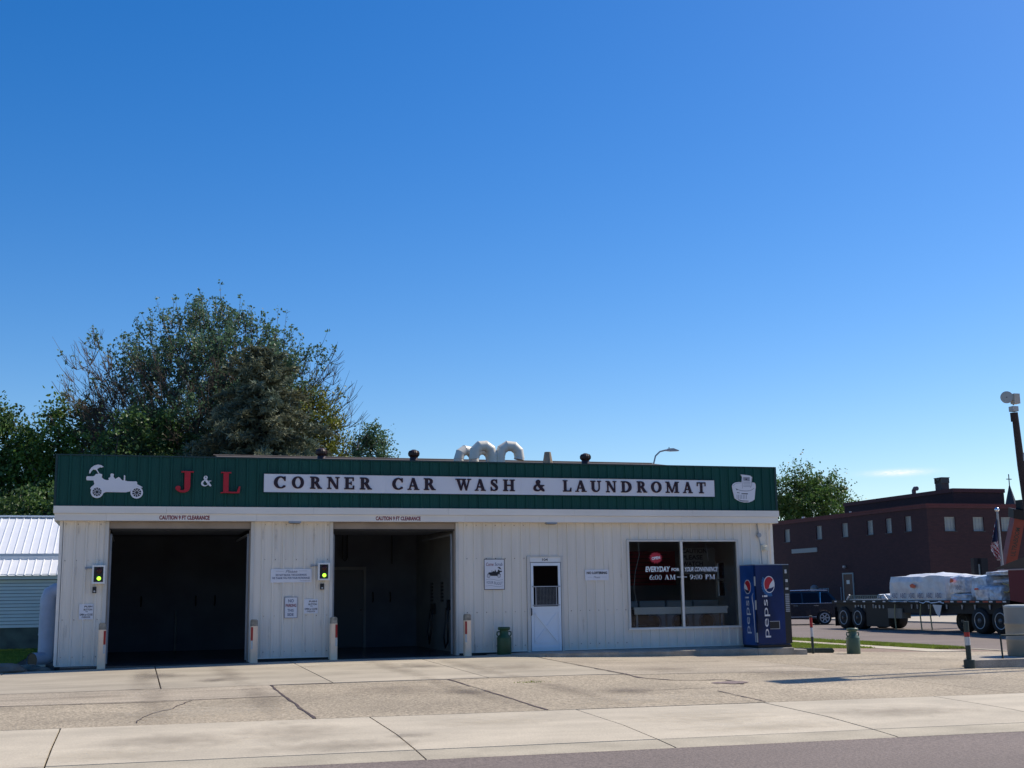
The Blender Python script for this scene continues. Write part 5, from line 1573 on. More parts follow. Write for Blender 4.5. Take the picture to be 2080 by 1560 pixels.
def sparse_tree():
    random.seed(31)
    x0, y0, zb = 2.9, 27.5, 0
    t = thing('broadleaf_tree', 'big half bare tree with leafy top and dead twigs arching out', 'tree', (x0, y0, zb))
    tg = []
    while len(tg) < 1500:
        a = random.uniform(0, 2 * pi); u = random.random() ** .42
        el = math.asin(random.uniform(-.22, 1))
        rx, ry, rz_ = 5.3, 4.6, 6.7
        p = (x0 + .15 + rx * u * cos(el) * cos(a), y0 + ry * u * cos(el) * sin(a), 7.1 + rz_ * u * sin(el))
        if p[2] < 5.2: continue
        tg.append(p)
    # long dead boughs reaching out low at both sides
    for sx, ze, L_, n in ((-1, 9.0, 6.4, 10), (-1, 9.8, 6.5, 10), (-1, 10.6, 6.1, 10), (-1, 11.2, 5.4, 9), (-1, 8.2, 5.9, 9), (1, 7.6, 6.9, 10), (1, 8.6, 6.6, 10), (1, 9.6, 6.3, 10), (1, 10.6, 6.0, 10), (1, 11.2, 5.4, 9)):
        for q in range(3):
            yy = y0 - 1.6 + random.gauss(0, 1.2); zz0 = random.uniform(6.0, 7.4); L2 = L_ * random.uniform(.80, .90)
            for k in range(n):
                s = (k + 1) / n
                tg.append((x0 + sx * L2 * s, yy + (y0 - yy) * (1 - s), zz0 + (ze - zz0 + .25 * q) * (.85 * s - .35 * s * (1 - s) + .15 * s * s * s) + random.gauss(0, .04)))
    nodes, par, cnt, kids = skeleton((x0, y0, zb), tg, 4.0)
    trunk, br, tw = MB(), MB(), MB()
    leaves = []
    for i in range(1, len(nodes)):
        j = par[i]
        r = .0125 * cnt[i] ** .5; rp = .0125 * cnt[j] ** .5
        big = cnt[i] > 60
        twig_mesh(trunk if i <= 3 else br, nodes[j], nodes[i], min(rp, r * 1.5) if i > 3 else max(r, .3), r if i > 3 else max(r, .28), 7 if big else 4)
    C = Vector((x0, y0, 6.2))
    for i in range(4, len(nodes)):
        p = Vector(nodes[i])
        out = (p - C); out.normalize()
        dx = (p.x - x0) / 5.5
        low = p.z < 10.0
        bare = abs(dx) > .86 or (abs(dx) > .70 and p.z < 11.4) or (low and abs(dx) > .55) or (p.y < y0 - 1.5 and p.z < 10.6 and random.random() < .6)
        if kids[i] and random.random() < (.15 if bare and abs(dx) > .5 else .30): continue
        for k in range(4):
            L_ = random.uniform(.45, 1.1) * (1.15 if bare else 1.0)
            d = (out * random.uniform(.5, 1.0) + Vector((random.gauss(0, .38), random.gauss(0, .38), random.gauss(.22, .3)))).normalized()
            q1 = p + d * L_ * .5; d2 = (d + Vector((0, 0, .6 if bare else .8))).normalized(); q2 = q1 + d2 * L_ * .5
            twig_mesh(tw, p, q1, .014, .011); twig_mesh(tw, q1, q2, .011, .006)
            if bare:
                for _ in range(2):
                    d3 = (d2 + Vector((random.gauss(0, .5), random.gauss(0, .5), random.gauss(.15, .3)))).normalized()
                    twig_mesh(tw, q1, q1 + d3 * L_ * .45, .009, .005)
                if random.random() > .06: continue
            nl = random.randint(10, 17) if random.random() < .82 else 1
            for _ in range(nl):
                s = random.random()
                b_ = q1 + (q2 - q1) * s if random.random() < .7 else p + (q1 - p) * s
                leaves.append(b_ + Vector((random.gauss(0, .10), random.gauss(0, .10), random.gauss(0, .08))))
            for _ in range(5): leaves.append(q2 + Vector((random.gauss(0, .06), random.gauss(0, .06), random.gauss(0, .03))))
    # long upright shoots feathering the outline, a tuft of leaves at each tip
    tops = [i for i in range(4, len(nodes)) if kids[i] == 0 and (Vector(nodes[i]) - C).length > 4.2 and nodes[i][2] > 8.5]
    for i in random.sample(tops, min(150, len(tops))):
        p = Vector(nodes[i]); out = (p - C).normalized()
        d = (out * .8 + Vector((random.gauss(0, .22), random.gauss(0, .22), .55))).normalized(); L_ = random.uniform(.8, 1.7)
        q1 = p + d * L_ * .55; q2 = q1 + (d + Vector((0, 0, .35))).normalized() * L_ * .45
        twig_mesh(tw, p, q1, .014, .010); twig_mesh(tw, q1, q2, .010, .005)
        if abs(p.x - x0) / 5.5 < .85:
            for _ in range(7): leaves.append(q2 + Vector((random.gauss(0, .07), random.gauss(0, .07), random.gauss(0, .05))))
            for _ in range(random.randint(2, 7)): leaves.append(q1.lerp(q2, random.random()) + Vector((random.gauss(0, .07), random.gauss(0, .07), random.gauss(0, .05))))
    trunk.build('trunk', M_BARK, t); br.build('branches', M_BARK, t); tw.build('twigs', M_TWIG, t)
    leaf_mesh(leaves, .135, M_LEAF1, 'crown', t)


def dense_tree(name, label, x0, y0, zb, lobes, n_clump, leaf, mt, per=34, cl=.42, trunk_h=3.0, tr=.22, seed=1, spiky=0.0, cat='tree', group=None):
    """lobes: (dx, dy, z, rx, ry, rz); leaf clumps lie through each lobe, more of them near its skin"""
    random.seed(seed)
    t = thing(name, label, cat, (x0, y0, zb), group)
    cs, tips = [], []
    vol = [l[3] * l[4] * l[5] for l in lobes]
    for _ in range(n_clump):
        l = random.choices(lobes, vol)[0]
        d = Vector((random.gauss(0, 1), random.gauss(0, 1), random.gauss(0, 1))).normalized()
        u = random.random() ** .38 * random.uniform(.82, 1.12)
        c = Vector((x0 + l[0] + d.x * l[3] * u, y0 + l[1] + d.y * l[4] * u, l[2] + d.z * l[5] * u))
        tips.append(c)
        rr = cl * random.uniform(.55, 1.25)
        for _ in range(per):
            g = Vector((random.gauss(0, .5), random.gauss(0, .5), random.gauss(0, .42)))
            if spiky: g = g + Vector((d.x, d.y, abs(d.z) + .4)) * abs(random.gauss(0, spiky))
            cs.append(c + g * rr)
    tgs = random.sample(tips, min(160, len(tips)))
    nodes, par, cnt, kids = skeleton((x0, y0, zb), tgs, trunk_h)
    trunk, br = MB(), MB()
    for i in range(1, len(nodes)):
        r = .022 * cnt[i] ** .5; rp = .022 * cnt[par[i]] ** .5
        twig_mesh(trunk if i <= 3 else br, nodes[par[i]], nodes[i], min(rp, r * 1.5) if i > 3 else max(r, tr), r if i > 3 else max(r, tr * .9), 6 if cnt[i] > 20 else 3)
    trunk.build('trunk', M_BARK, t); br.build('branches', M_BARK, t)
    leaf_mesh(cs, leaf, mt, 'crown', t)
    return t


def spruce():
    random.seed(5)
    x0, y0, zb, H = 4.6, 22.0, 0.0, 11.3
    t = thing('spruce_tree', 'dense dark blue green spruce standing in front of the half bare tree', 'tree', (x0, y0, zb))
    MB().tube([(x0, y0, zb), (x0, y0, H * .5), (x0 + .05, y0, H)], [.26, .16, .02], 8).build('trunk', M_BARK, t)
    br = MB(); vs, fs = [], []
    z = 2.5
    while z < H - .1:
        q = (z - 1.0) / (H - 1.0)
        R = 3.5 * (1 - q ** 2.5) ** .75 * (1 + .10 * sin(z * 3.1)) + .10
        nb = 9 if q < .8 else 6
        a0 = random.uniform(0, 6)
        for k in range(nb):
            a = a0 + 2 * pi * k / nb + random.gauss(0, .15)
            L_ = R * random.uniform(.5, 1.2)
            droop = -.30 * L_ * random.uniform(.5, 1.3) if q < .85 else .1
            pts = []
            for i in range(6):
                s = i / 5
                pts.append(Vector((x0 + cos(a) * L_ * s, y0 + sin(a) * L_ * s, z + droop * s * s + .22 * L_ * max(0, s - .6))))
            for i in range(5): twig_mesh(br, pts[i], pts[i + 1], .03 * (1 - i / 6), .03 * (1 - (i + 1) / 6), 3)
            side_ = Vector((-sin(a), cos(a), 0))
            ns = int(8 + L_ * 7)
            for i in range(ns):
                s = .22 + .8 * i / ns
                f = min(4, int(s * 5)); b = pts[f].lerp(pts[f + 1], min(1.1, s * 5 - f))
                for sg_ in (-1, 1):
                    sl__ = random.uniform(.25, .6) * (1.15 - s * .6) * (.5 + .5 * (1 - q))
                    dirv = (side_ * sg_ * random.uniform(.5, 1) + Vector((cos(a), sin(a), 0)) * random.uniform(.3, .9) + Vector((0, 0, random.gauss(-.15, .3)))).normalized()
                    for m_ in range(4):
                        c = b + dirv * sl__ * (m_ + .6) / 4 + Vector((random.gauss(0, .03), random.gauss(0, .03), random.gauss(0, .04)))
                        for _ in range(2):
                            nd = (dirv + Vector((random.gauss(0, .6), random.gauss(0, .6), random.gauss(.15, .5)))).normalized()
                            wv = nd.cross(Vector((random.gauss(0, 1), random.gauss(0, 1), random.gauss(0, 1)))).normalized() * random.uniform(.022, .042)
                            o = len(vs); l2 = random.uniform(.12, .24)
                            vs += [c - wv, c + wv, c + nd * l2 + wv * .4, c + nd * l2 - wv * .4]
                            fs.append((o, o + 1, o + 2, o + 3))
        z += .27 + .05 * random.random()
    br.build('branches', M_BARK, t)
    mb = MB(); mb.add(vs, fs); mb.build('crown', M_NEEDLE, t)


sparse_tree()
spruce()
dense_tree('leafy_tree', 'yellow green bushy tree peeking out behind the spruce', 7.0, 25.5, 0, [(0, 0, 8.3, 1.7, 1.6, 2.1), (-.6, 0, 9.3, 1.2, 1.2, 1.4), (.9, 0, 6.5, 1.2, 1.3, 1.8), (-.4, 0, 6, 1.6, 1.5, 2)], 430, .14, M_LEAF3, 36, .38, 3, .2, 11)
dense_tree('leafy_tree', 'small grey green tree standing alone against the sky behind the roof', 12.55, 41, 0, [(0, 0, 8.8, 1.25, 1.2, 1.6), (.2, 0, 10.1, .75, .75, 1.0), (.55, 0, 8.0, 1.0, 1.0, 1.2), (-.7, 0, 8.2, .9, .9, 1.2)], 330, .15, mat('grey_green_leaf', (0.10, 0.175, 0.08), .5, .4, 1.2, trans=.3), 30, .33, 4, .18, 12, .5)
dense_tree('leafy_tree', 'leafy tree below the half bare tree, its crown touching the shed roof', .2, 24, 0, [(0, 0, 6.6, 2.3, 2, 2.6), (1.2, 0, 5.2, 2.0, 1.8, 2.0), (-1.5, .5, 5.3, 1.8, 1.6, 2.2), (.6, 0, 8.3, 1.2, 1.2, 1.3)], 620, .16, M_LEAF4, 36, .45, 2.2, .22, 13)
dense_tree('leafy_tree', 'bushy green tree with two lit knobs at its top behind the shed', -3.0, 29, 0, [(0, 0, 7.8, 1.9, 1.6, 1.9), (-.6, 0, 9.2, .9, .8, .9), (.9, 0, 9.0, .9, .9, 1.2), (-1.7, 0, 7.2, 1.2, 1.2, 1.7), (0, 0, 5.4, 2.4, 2.0, 2.4), (1.4, 0, 6.4, 1.2, 1.2, 1.8)], 560, .17, M_LEAF2, 38, .45, 2.5, .22, 14)
dense_tree('leafy_tree', 'bushy green tree rising at the picture edge over the shed ridge', -6.2, 30, 0, [(0, 0, 7.6, 1.7, 1.6, 2.2), (.4, 0, 9.2, .9, .9, 1.0), (1.6, 0, 7.4, 1.3, 1.2, 1.8), (-.9, 0, 7.8, 1.3, 1.2, 1.6), (0, 0, 5.2, 2.4, 2, 2.3)], 520, .17, M_LEAF4, 38, .45, 2.5, .22, 15)
dense_tree('leafy_tree', 'deep green tree filling the gap between the shed ridge and the fascia', -1.9, 20.5, 0, [(0, 0, 4.3, 2.2, 1.6, 1.6), (-2.6, .5, 4.0, 2.0, 1.5, 1.6), (1.2, 0, 4.6, 1.5, 1.4, 1.7), (-4.6, .5, 4.2, 1.6, 1.5, 1.6)], 520, .15, M_LEAF4, 36, .42, 1.6, .2, 16)
dense_tree('leafy_tree', 'low green tree behind the shed roof with bright leaf tips', 3.6, 31, 0, [(0, 0, 6.5, 3.4, 2.0, 2.6), (-2.6, 0, 6.4, 2.2, 1.8, 2.3), (3.0, 0, 6.2, 2.3, 1.8, 2.4)], 520, .17, M_LEAF2, 34, .5, 2.5, .22, 17)
dense_tree('maple_tree', 'round green tree rising behind the dark brick building', 61.2, 76, -.4, [(0, 0, 9.0, 3.6, 3, 2.8), (-.3, 0, 11.2, 1.9, 1.6, 1.6), (3.2, 0, 8.7, 2.0, 1.6, 1.7), (-2.6, 0, 9.8, 1.9, 1.6, 1.9), (1.8, 0, 10.6, 1.7, 1.4, 1.5), (0, 0, 5, 3.6, 3, 3), (4.6, 0, 8.0, 1.2, 1, .9)], 950, .24, mat('maple_leaf', (0.08, 0.15, 0.032), .5, .5, .7, trans=.38), 34, .55, 3.5, .3, 18, .8)
dense_tree('leafy_tree', 'dark bushes seen in the slot between the car wash and the brick building', 51.5, 70, -.5, [(0, 0, 3, 2.2, 1.2, 2.6), (0, 0, 5.4, 1.6, .9, 1.8)], 200, .18, M_LEAF4, 34, .45, 1.5, .15, 19)
dense_tree('leafy_tree', 'yellow green tree top at the picture edge below the siren pole', 66, 47, -.5, [(0, 0, 6.2, 2.2, 2, 2.2), (1.6, 0, 4.8, 2.2, 2, 2.4)], 240, .22, M_LEAF3, 32, .5, 2, .2, 20)
random.seed(77)

# ------------------------------------------------------------------ brick building across the side street
bb = thing('brick_building', 'dark brick two storey building with red brown coping across the side street', 'building', (50, 42.26, -.5))
CX, CY, PT = 50.0, 42.26, 6.88
WL = [(61.12, 60.24), (56.25, 55.42), (52.64, 51.81), (49.34, 48.58), (47.03, 46.31), (44.77, 44.04)]
WR = [(51.33, 52.18), (53.57, 54.42), (55.81, 56.67), (58.05, 58.9)]


def wall_with_holes(mb, u0, u1, z0, z1, holes, fn, dep=.25):
    """wall as strips round rectangular openings (u0,u1,z0,z1), with reveals"""
    hs = sorted(holes)
    zs0, zs1 = min(h[2] for h in hs), max(h[3] for h in hs)
    def q(a, b, c, d): mb.add([fn(a, c, 0), fn(b, c, 0), fn(b, d, 0), fn(a, d, 0)], [(0, 1, 2, 3)])
    q(u0, u1, z0, zs0); q(u0, u1, zs1, z1)
    c = u0
    for h in hs:
        q(c, h[0], zs0, zs1); c = h[1]
        for (a, b), (a2, b2) in (((h[0], h[2]), (h[1], h[2])), ((h[1], h[2]), (h[1], h[3])), ((h[1], h[3]), (h[0], h[3])), ((h[0], h[3]), (h[0], h[2]))):
            mb.add([fn(a, b, 0), fn(a2, b2, 0), fn(a2, b2, -dep), fn(a, b, -dep)], [(0, 1, 2, 3)])
    q(c, u1, zs0, zs1)


fnl = lambda u, v, d: (CX - d, -u, v)          # u = -y so that u grows to the picture's right
fnr = lambda u, v, d: (u, CY - d, v)
mb = MB()
wall_with_holes(mb, -63, -CY, -.6, PT - .30, [(-a, -b, 5.15, 6.15) for a, b in WL], fnl)
mb.build('wall', M_BRICK, bb)
mb = MB()
wall_with_holes(mb, CX, 66, -.6, PT - .30, [(a, b, 5.07, 5.99) for a, b in WR], fnr)
mb.build('wall', M_BRICK, bb)
mb = MB().box(CX + .3, 66, CY + .3, 63, PT - .5, PT - .42)
mb.build('flat_roof', M_BACK, bb)
B('wall', M_BRICK, CX + .01, 66, 62.8, 63, -.6, PT - .3, bb); B('wall', M_BRICK, 65.8, 66, CY + .3, 62.8, -.6, PT - .3, bb)
mb = MB().box(CX - .06, CX + .35, CY + .35, 63.05, PT - .30, PT).box(CX - .06, 66, CY - .06, CY + .35, PT - .30, PT)
mb.build('coping', M_CORN, bb)
mb = MB().box(CX - .09, CX - .061, CY - .09, 63.05, PT - .11, PT - .06).box(CX - .06, 66, CY - .09, CY - .061, PT - .11, PT - .06)
mb.build('coping_band', mat('coping_band_red', (0.12, 0.022, 0.022), .7), bb)


ts_, hl_ = SHOPS
mb = MB(); wall_with_holes(mb, -15, 105, -.5, 6.2, hl_, lambda u, v, d: (u, -62 + d, v)); mb.build('wall', M_BRICK, ts_)
for h in hl_: B('window', M_CARGL, h[0], h[1], -62.22, -62.2, h[2], h[3], ts_)
B('back_wall', M_BRICK, -15, 105, -72, -71.8, -.5, 6.2, ts_); B('flat_roof', M_BACK, -15, 105, -71.8, -62.01, 6.0, 6.1, ts_)
B('end_wall', M_BRICK, -15.2, -15, -72, -62, -.5, 6.2, ts_); B('end_wall', M_BRICK, 105, 105.2, -72, -62, -.5, 6.2, ts_)


def far_window(u0, u1, z0, z1, fn):
    o = bpy.data.objects.new('window', None); COL.objects.link(o); o.parent = bb
    p = Vector(fn((u0 + u1) / 2, z0, 0)); o.location = p - WORG[bb.name]; WORG[o.name] = p
    mb = MB(); mb.prism(_rect(u0, z0, u1, z1), fn, -.16, -.14); mb.build('pane', M_WINBLD, o)
    mb = MB()
    for a, b, c, d in ((u0, u0 + .05, z0, z1), (u1 - .05, u1, z0, z1), (u0 + .05, u1 - .05, z1 - .05, z1), (u0 + .05, u1 - .05, z0, z0 + .05)): mb.prism(_rect(a, c, b, d), fn, -.139, -.09)
    mb.build('frame', M_GALV, o)
    mb = MB()
    for k in (1, 2): mb.prism(_rect(u0 + (u1 - u0) * k / 3 - .012, z0 + .05, u0 + (u1 - u0) * k / 3 + .012, z1 - .05), fn, -.139, -.118)
    mb.prism(_rect(u0 + .05, (z0 + z1) / 2 - .015, u1 - .05, (z0 + z1) / 2 + .015), fn, -.139, -.112)
    mb.build('muntin', M_GALV, o)
    mb = MB(); mb.prism(_rect(u0 - .06, z0 - .07, u1 + .06, z0 - .002), fn, -.1, .05); mb.build('sill', mat_sill, o)


mat_sill = mat('dark_stone_sill', (0.05, 0.05, 0.055), .8)
for a, b in WL: far_window(-a, -b, 5.15, 6.15, fnl)
for a, b in WR: far_window(a, b, 5.07, 5.99, fnr)
mb = MB(); mb.prism(_rect(-60.0, 4.2, -56.2, 4.53), fnl, .002, .06); mb.build('lintel_band', M_BAND, bb)
dd = MB().prism(_rect(-52.72, .42, -51.52, 2.42), fnl, .002, .03).build('door', M_BROWNDOOR, bb)
MB().prism(_rect(-52.35, 1.72, -51.95, 2.0), fnl, .0305, .034).build('notice', M_REFLW, dd)
mb = MB()
for a, b, c, d in ((-52.84, -52.725, .42, 2.53), (-51.515, -51.4, .42, 2.53), (-52.725, -51.515, 2.425, 2.53)): mb.prism(_rect(a, c, b, d), fnl, .002, .06)
mb.build('frame', M_BAND, dd)
MB().lathe([(.12, 0), (.14, -.15), (.04, -.2)], 10, (CX - .18, 52.3, 3.05)).build('wall_lamp', M_GALV, bb)
B('landing', M_STEP, CX - 1.3, CX - .005, 50.9, 54.9, -.5, .40, bb)
mb = MB()
for y in (54.75, 53.5, 52.9): mb.tube([(CX - 1.25, y, .4), (CX - 1.25, y, 1.45)], .03, 6)
for z in (.72, 1.08, 1.42): mb.tube([(CX - 1.25, 54.75, z), (CX - 1.25, 52.9, z)], .025, 6)
mb.tube([(CX - 1.25, 51.2, .4), (CX - 1.25, 51.2, 1.5)], .03, 6)
mb.build('railing', mat('blue_grey_rail', (0.16, 0.22, 0.27), .5), bb)
# penthouse with its own coping
mb = MB().box(53.7, 57.85, 44.3, 58, PT - .5, 7.82)
mb.build('penthouse', M_BRICK, bb)
mb = MB().box(53.64, 57.91, 44.24, 58.06, 7.8205, 8.09); mb.build('coping', M_CORN, bb)
t = thing('brick_chimney', 'square chimney with an open notched cowl on the brick building roof', 'chimney', (54.4, 46.5, 8.08))
B('shaft', mat('dark_chimney_brick', (0.09, 0.075, 0.07), .9, .2, 4), 54.15, 54.75, 46.1, 46.85, 8.0, 8.62, t)
mb = MB()
for yy in (46.06, 46.81): mb.box(54.13, 54.77, yy, yy + .08, 8.62, 8.98)
mb.build('cowl_side', M_RIMD, t)
B('cowl_top', M_RIMD, 54.10, 54.80, 46.04, 46.91, 8.98, 9.03, t)
MB().prism([(-46.8, 8.979), (-46.48, 8.78), (-46.16, 8.979)], lambda u, v, d: (54.13 - d, -u, v), -.04, .0).build('cowl_notch', M_RIMD, t)
t = thing('roof_vent', 'small hooded roof vent on the brick building penthouse', 'roof vent', (54.3, 49.6, 8.08))
MB().tube([(54.3, 49.6, 8.05), (54.3, 49.6, 8.38), (54.3, 49.45, 8.52), (54.3, 49.2, 8.5)], .16, 10).build('hood', mat('grey_purple_metal', (0.14, 0.11, 0.13), .6), t)
MB().lathe([(.12, 0), (.13, .12)], 10, (50.1, 58.2, PT - .0)).build('roof_float', M_WHITE, bb)
MB().lathe([(.08, 0), (.09, .08)], 10, (50.1, 51.5, PT - .0)).build('roof_float', M_WHITE, bb)
t = thing('round_lamp', 'grey globe lamp on a short post in front of the brick building', 'lamp', (48.2, 53.9, -.42))
MB().tube([(48.2, 53.9, -.42), (48.2, 53.9, 1.15)], .05, 8).build('post', M_VENTBR, t)
MB().lathe([(.06, 1.15), (.22, 1.25), (.31, 1.45), (.27, 1.68), (.12, 1.80), (.02, 1.82)], 16, (48.2, 53.9, -.12)).build('globe', mat('grey_globe', (0.16, 0.15, 0.15), .5), t)
# spire far behind
t = thing('church_spire', 'slim dark church spire with a cross on the skyline', 'church', (122.9, 123.6, -.5))
MB().lathe([(1.35, 6), (1.35, 11.2), (.06, 16.2)], 8, (122.9, 123.6, 0), smooth=False).build('spire', M_SLATE, t)
B('tower', M_SLATE, 121.4, 124.4, 122.1, 125.1, -.5, 6, t)
mb = MB().box(122.85, 122.95, 123.55, 123.65, 16.2, 17.8).box(122.45, 123.35, 123.56, 123.64, 17.0, 17.12); mb.build('cross', M_SLATE, t)

# orange boom behind the truck
t = thing('crane_boom', 'orange folding crane boom with black lettering leaning behind the dark red truck cab', 'crane', (43.0, 25.0, -.5))
a, b = Vector((48.2, 26.6, 2.3)), Vector((48.6, 25.1, 6.0))
lat_ = right.copy(); lat_.z = 0; lat_.normalize()
ax = (b - a).normalized(); nrm = lat_.cross(ax).normalized(); lat2 = ax.cross(nrm).normalized()
def bx3(p, q, w0, w1, dpt):
    mb = MB(); vs = []
    for c, ww in ((p, w0), (q, w1)):
        for s, r_ in ((-1, -1), (1, -1), (1, 1), (-1, 1)): vs.append(c + lat2 * s * ww + nrm * r_ * dpt)
    mb.add(vs, [(3, 2, 1, 0), (4, 5, 6, 7), (0, 1, 5, 4), (1, 2, 6, 5), (2, 3, 7, 6), (3, 0, 4, 7)]); return mb
def dpx(px, py, D): return CAM + (fwd + right * ((px - 1040) / F_PX) + up * ((780 - py) / F_PX)) * D
DB = 66.0
pa, pb = dpx(2050, 1141, DB), dpx(2067, 1052, DB)
ax = (pb - pa).normalized(); nrm = -fwd; lat2 = ax.cross(nrm).normalized()
bx3(pa - ax * 1.5, pb, .30, .28, .3).build('boom_arm', M_ORANGE, t)
mb = MB()
vsT, fsT = glyphs('ULTRABOOM', .02)
base_ = pa + ax * .35 + nrm * .304
mb.add([base_ + ax * (u * 1.55) - lat2 * ((v - .5) * .26) * -1 * -1 for u, v in vsT], fsT); mb.build('lettering', M_VENDBLK, t)
mb = bx3(pb - ax * .05, pb + ax * .45, .36, .46, .36); mb.build('knuckle', M_TRUCK, t)
q2 = dpx(2120, 1040, DB); mb = MB().tube([pb + ax * .3, q2], .28, 8); mb.build('upper_arm', M_TRUCK, t)
mb = MB().box(q2.x - .3, q2.x + .3, q2.y - .3, q2.y + .3, -.5, q2.z + 1.0); mb.build('mast', M_TRUCK, t)
mb = MB().box(q2.x - 1.0, q2.x + 2.4, q2.y - 1.2, q2.y + 1.2, -.1, .6); mb.build('base', M_ORANGE, t)
pt = dpx(2076, 1024, DB); mb = MB().box(pt.x - .25, pt.x + 1.5, pt.y - .2, pt.y + .2, pt.z - .28, pt.z + .22); mb.build('counterweight', M_TRUCK, t)

# siren on its pole
t = thing('siren_pole', 'tall dark pole topped by a round grey warning siren', 'siren', (38.2, 19, -.5))
DS = 60.0
pts = [dpx(2061, 838, DS), dpx(2066, 880, DS), dpx(2074, 945, DS), dpx(2085, 1015, DS)]
base = pts[-1] + (pts[-1] - pts[0]).normalized() * 8
mb = MB().tube([base] + pts[::-1], [.24, .2, .18, .165, .15], 12); mb.build('pole', M_WOODPOLE, t)
mb = MB().tube([dpx(2059.5, 838, DS), dpx(2061.5, 856, DS)], .185, 12); mb.build('sleeve', M_WOODPOLE, t)
c = dpx(2059, 831, DS); mb = MB().box(c.x - .16, c.x + .16, c.y - .16, c.y + .16, c.z - .12, c.z + .13); mb.build('bracket', M_SIREN, t)
c = dpx(2058.5, 823, DS); MB().tube([c, c + Vector((0, 0, .25))], .04, 8).build('swivel', M_SIREN, t)
hc = dpx(2045, 807, DS); hd = (Vector((-.55, -.82, .0))).normalized(); sd_ = hd.cross(Vector((0, 0, 1))).normalized(); ud_ = sd_.cross(hd)
def horn(prof, nm, mt):
    vs = []; n = 24
    for r, h in prof:
        for k in range(n):
            q = 2 * pi * k / n; vs.append(hc + hd * h + sd_ * r * cos(q) + ud_ * r * sin(q))
    mb = MB(); mb.add(vs, [(i * n + k, i * n + (k + 1) % n, (i + 1) * n + (k + 1) % n, (i + 1) * n + k) for i in range(len(prof) - 1) for k in range(n)] + [tuple(range((len(prof) - 1) * n, len(prof) * n))], 0, True)
    return mb.build(nm, mt, t)
horn([(.12, -.62), (.22, -.5), (.26, -.2), (.30, .0), (.30, .02), (.27, .02)], 'horn', M_SIREN)
horn([(.268, .015), (.2, -.05), (.12, -.08)], 'throat', M_SIRENIN)
horn([(.09, -.07), (.085, .0), (.03, .02)], 'driver', M_RIMD)
c = dpx(2062, 810, DS); mb = MB().box(c.x - .16, c.x + .16, c.y - .16, c.y + .16, c.z - .25, c.z + .24); mb.build('motor_box', mat('beige_motor_box', (0.48, 0.43, 0.36), .5), t)
pz = dpx(2079, 922, DS); mb = MB().tube([pz, pz + Vector((.05, 0, -3.2))], .06, 8); mb.box(pz.x - .12, pz.x + .16, pz.y - .1, pz.y + .1, pz.z - .35, pz.z + .05); mb.build('antenna', M_GALV, t)

# flag pole
t = thing('flag_pole', 'silver flag pole with a ball top in front of the brick building', 'flag pole', (39.6, 22.6, -.5))
DF = 58.0
ft_, fb_ = dpx(2025.5, 1040, DF), dpx(2037, 1160, DF)
gdir = (fb_ - ft_); fb_ = ft_ + gdir * ((ft_.z + .5) / -gdir.z)
MB().tube([fb_, ft_], [.085, .05], 10).build('pole', M_GALV, t)
MB().lathe([(.02, -.1), (.10, -.05), (.115, .02), (.08, .09), (.01, .12)], 14, ft_ + Vector((0, 0, .1))).build('ball', M_CHROME, t)
MB().lathe([(.06, 0), (.05, -.05)], 10, ft_ - Vector((0, 0, .12))).build('truck_pulley', M_GALV, t)
# limp flag hanging beside the pole
t = thing('flag', 'limp American flag hanging folded against the silver pole', 'flag', ft_ - Vector((0, 0, 2.4)))
pu = (fb_ - ft_).normalized(); lf = -right
mbf = [MB(), MB(), MB()]
NS, NV = 10, 26
for i in range(NS):
    for j in range(NV):
        def FP(i, j):
            s = i / NS; v = j / NV
            wd = .46 * (.18 + .82 * min(1, v * 1.6)) * (1 if v < .72 else 1 - (v - .72) * 2.2)
            off = lf * (.04 + wd * s) + fwd * (.10 * sin(s * 9 + v * 3)) + pu * (.25 + 2.05 * v + .30 * s * (1 - v))
            return ft_ + off
        q = [FP(i, j), FP(i + 1, j), FP(i + 1, j + 1), FP(i, j + 1)]
        v = j / NV; s = i / NS
        if v < .52 and s < .85: k = 2
        else: k = int((s * 1.1 + v * 2.4) * 6.5) % 2
        mbf[k].add(q, [(0, 1, 2, 3)], 0, True)
mbf[0].build('red_stripe', M_FLAGR, t); mbf[1].build('white_stripe', M_FLAGW, t); fu = mbf[2].build('blue_field', M_FLAGB, t)

# street light behind the building
t = thing('street_light', 'curved arm street light rising behind the roof', 'street light', (31.7, 45, -.4))
MB().tube([(31.72, 45, -.4), (31.72, 45, 9.0)], [.11, .07], 10).build('pole', M_GALV, t)
MB().tube([(31.72, 45, 9.0), (31.74, 45, 9.5), (31.88, 45, 9.98), (32.2, 45, 10.27), (32.62, 45, 10.38)], .052, 8).build('arm', M_GALV, t)
mb = MB().prism([(32.55, 10.33), (32.75, 10.47), (33.1, 10.5), (33.5, 10.37), (33.5, 10.33), (33.0, 10.30)], lambda u, v, d: (u, 45 - d, v), -.14, .14); mb.build('luminaire', M_GALV, t)
MB().lathe([(.03, 0), (.03, .09)], 8, (32.85, 45, 10.48)).build('photocell', M_RIMD, t)


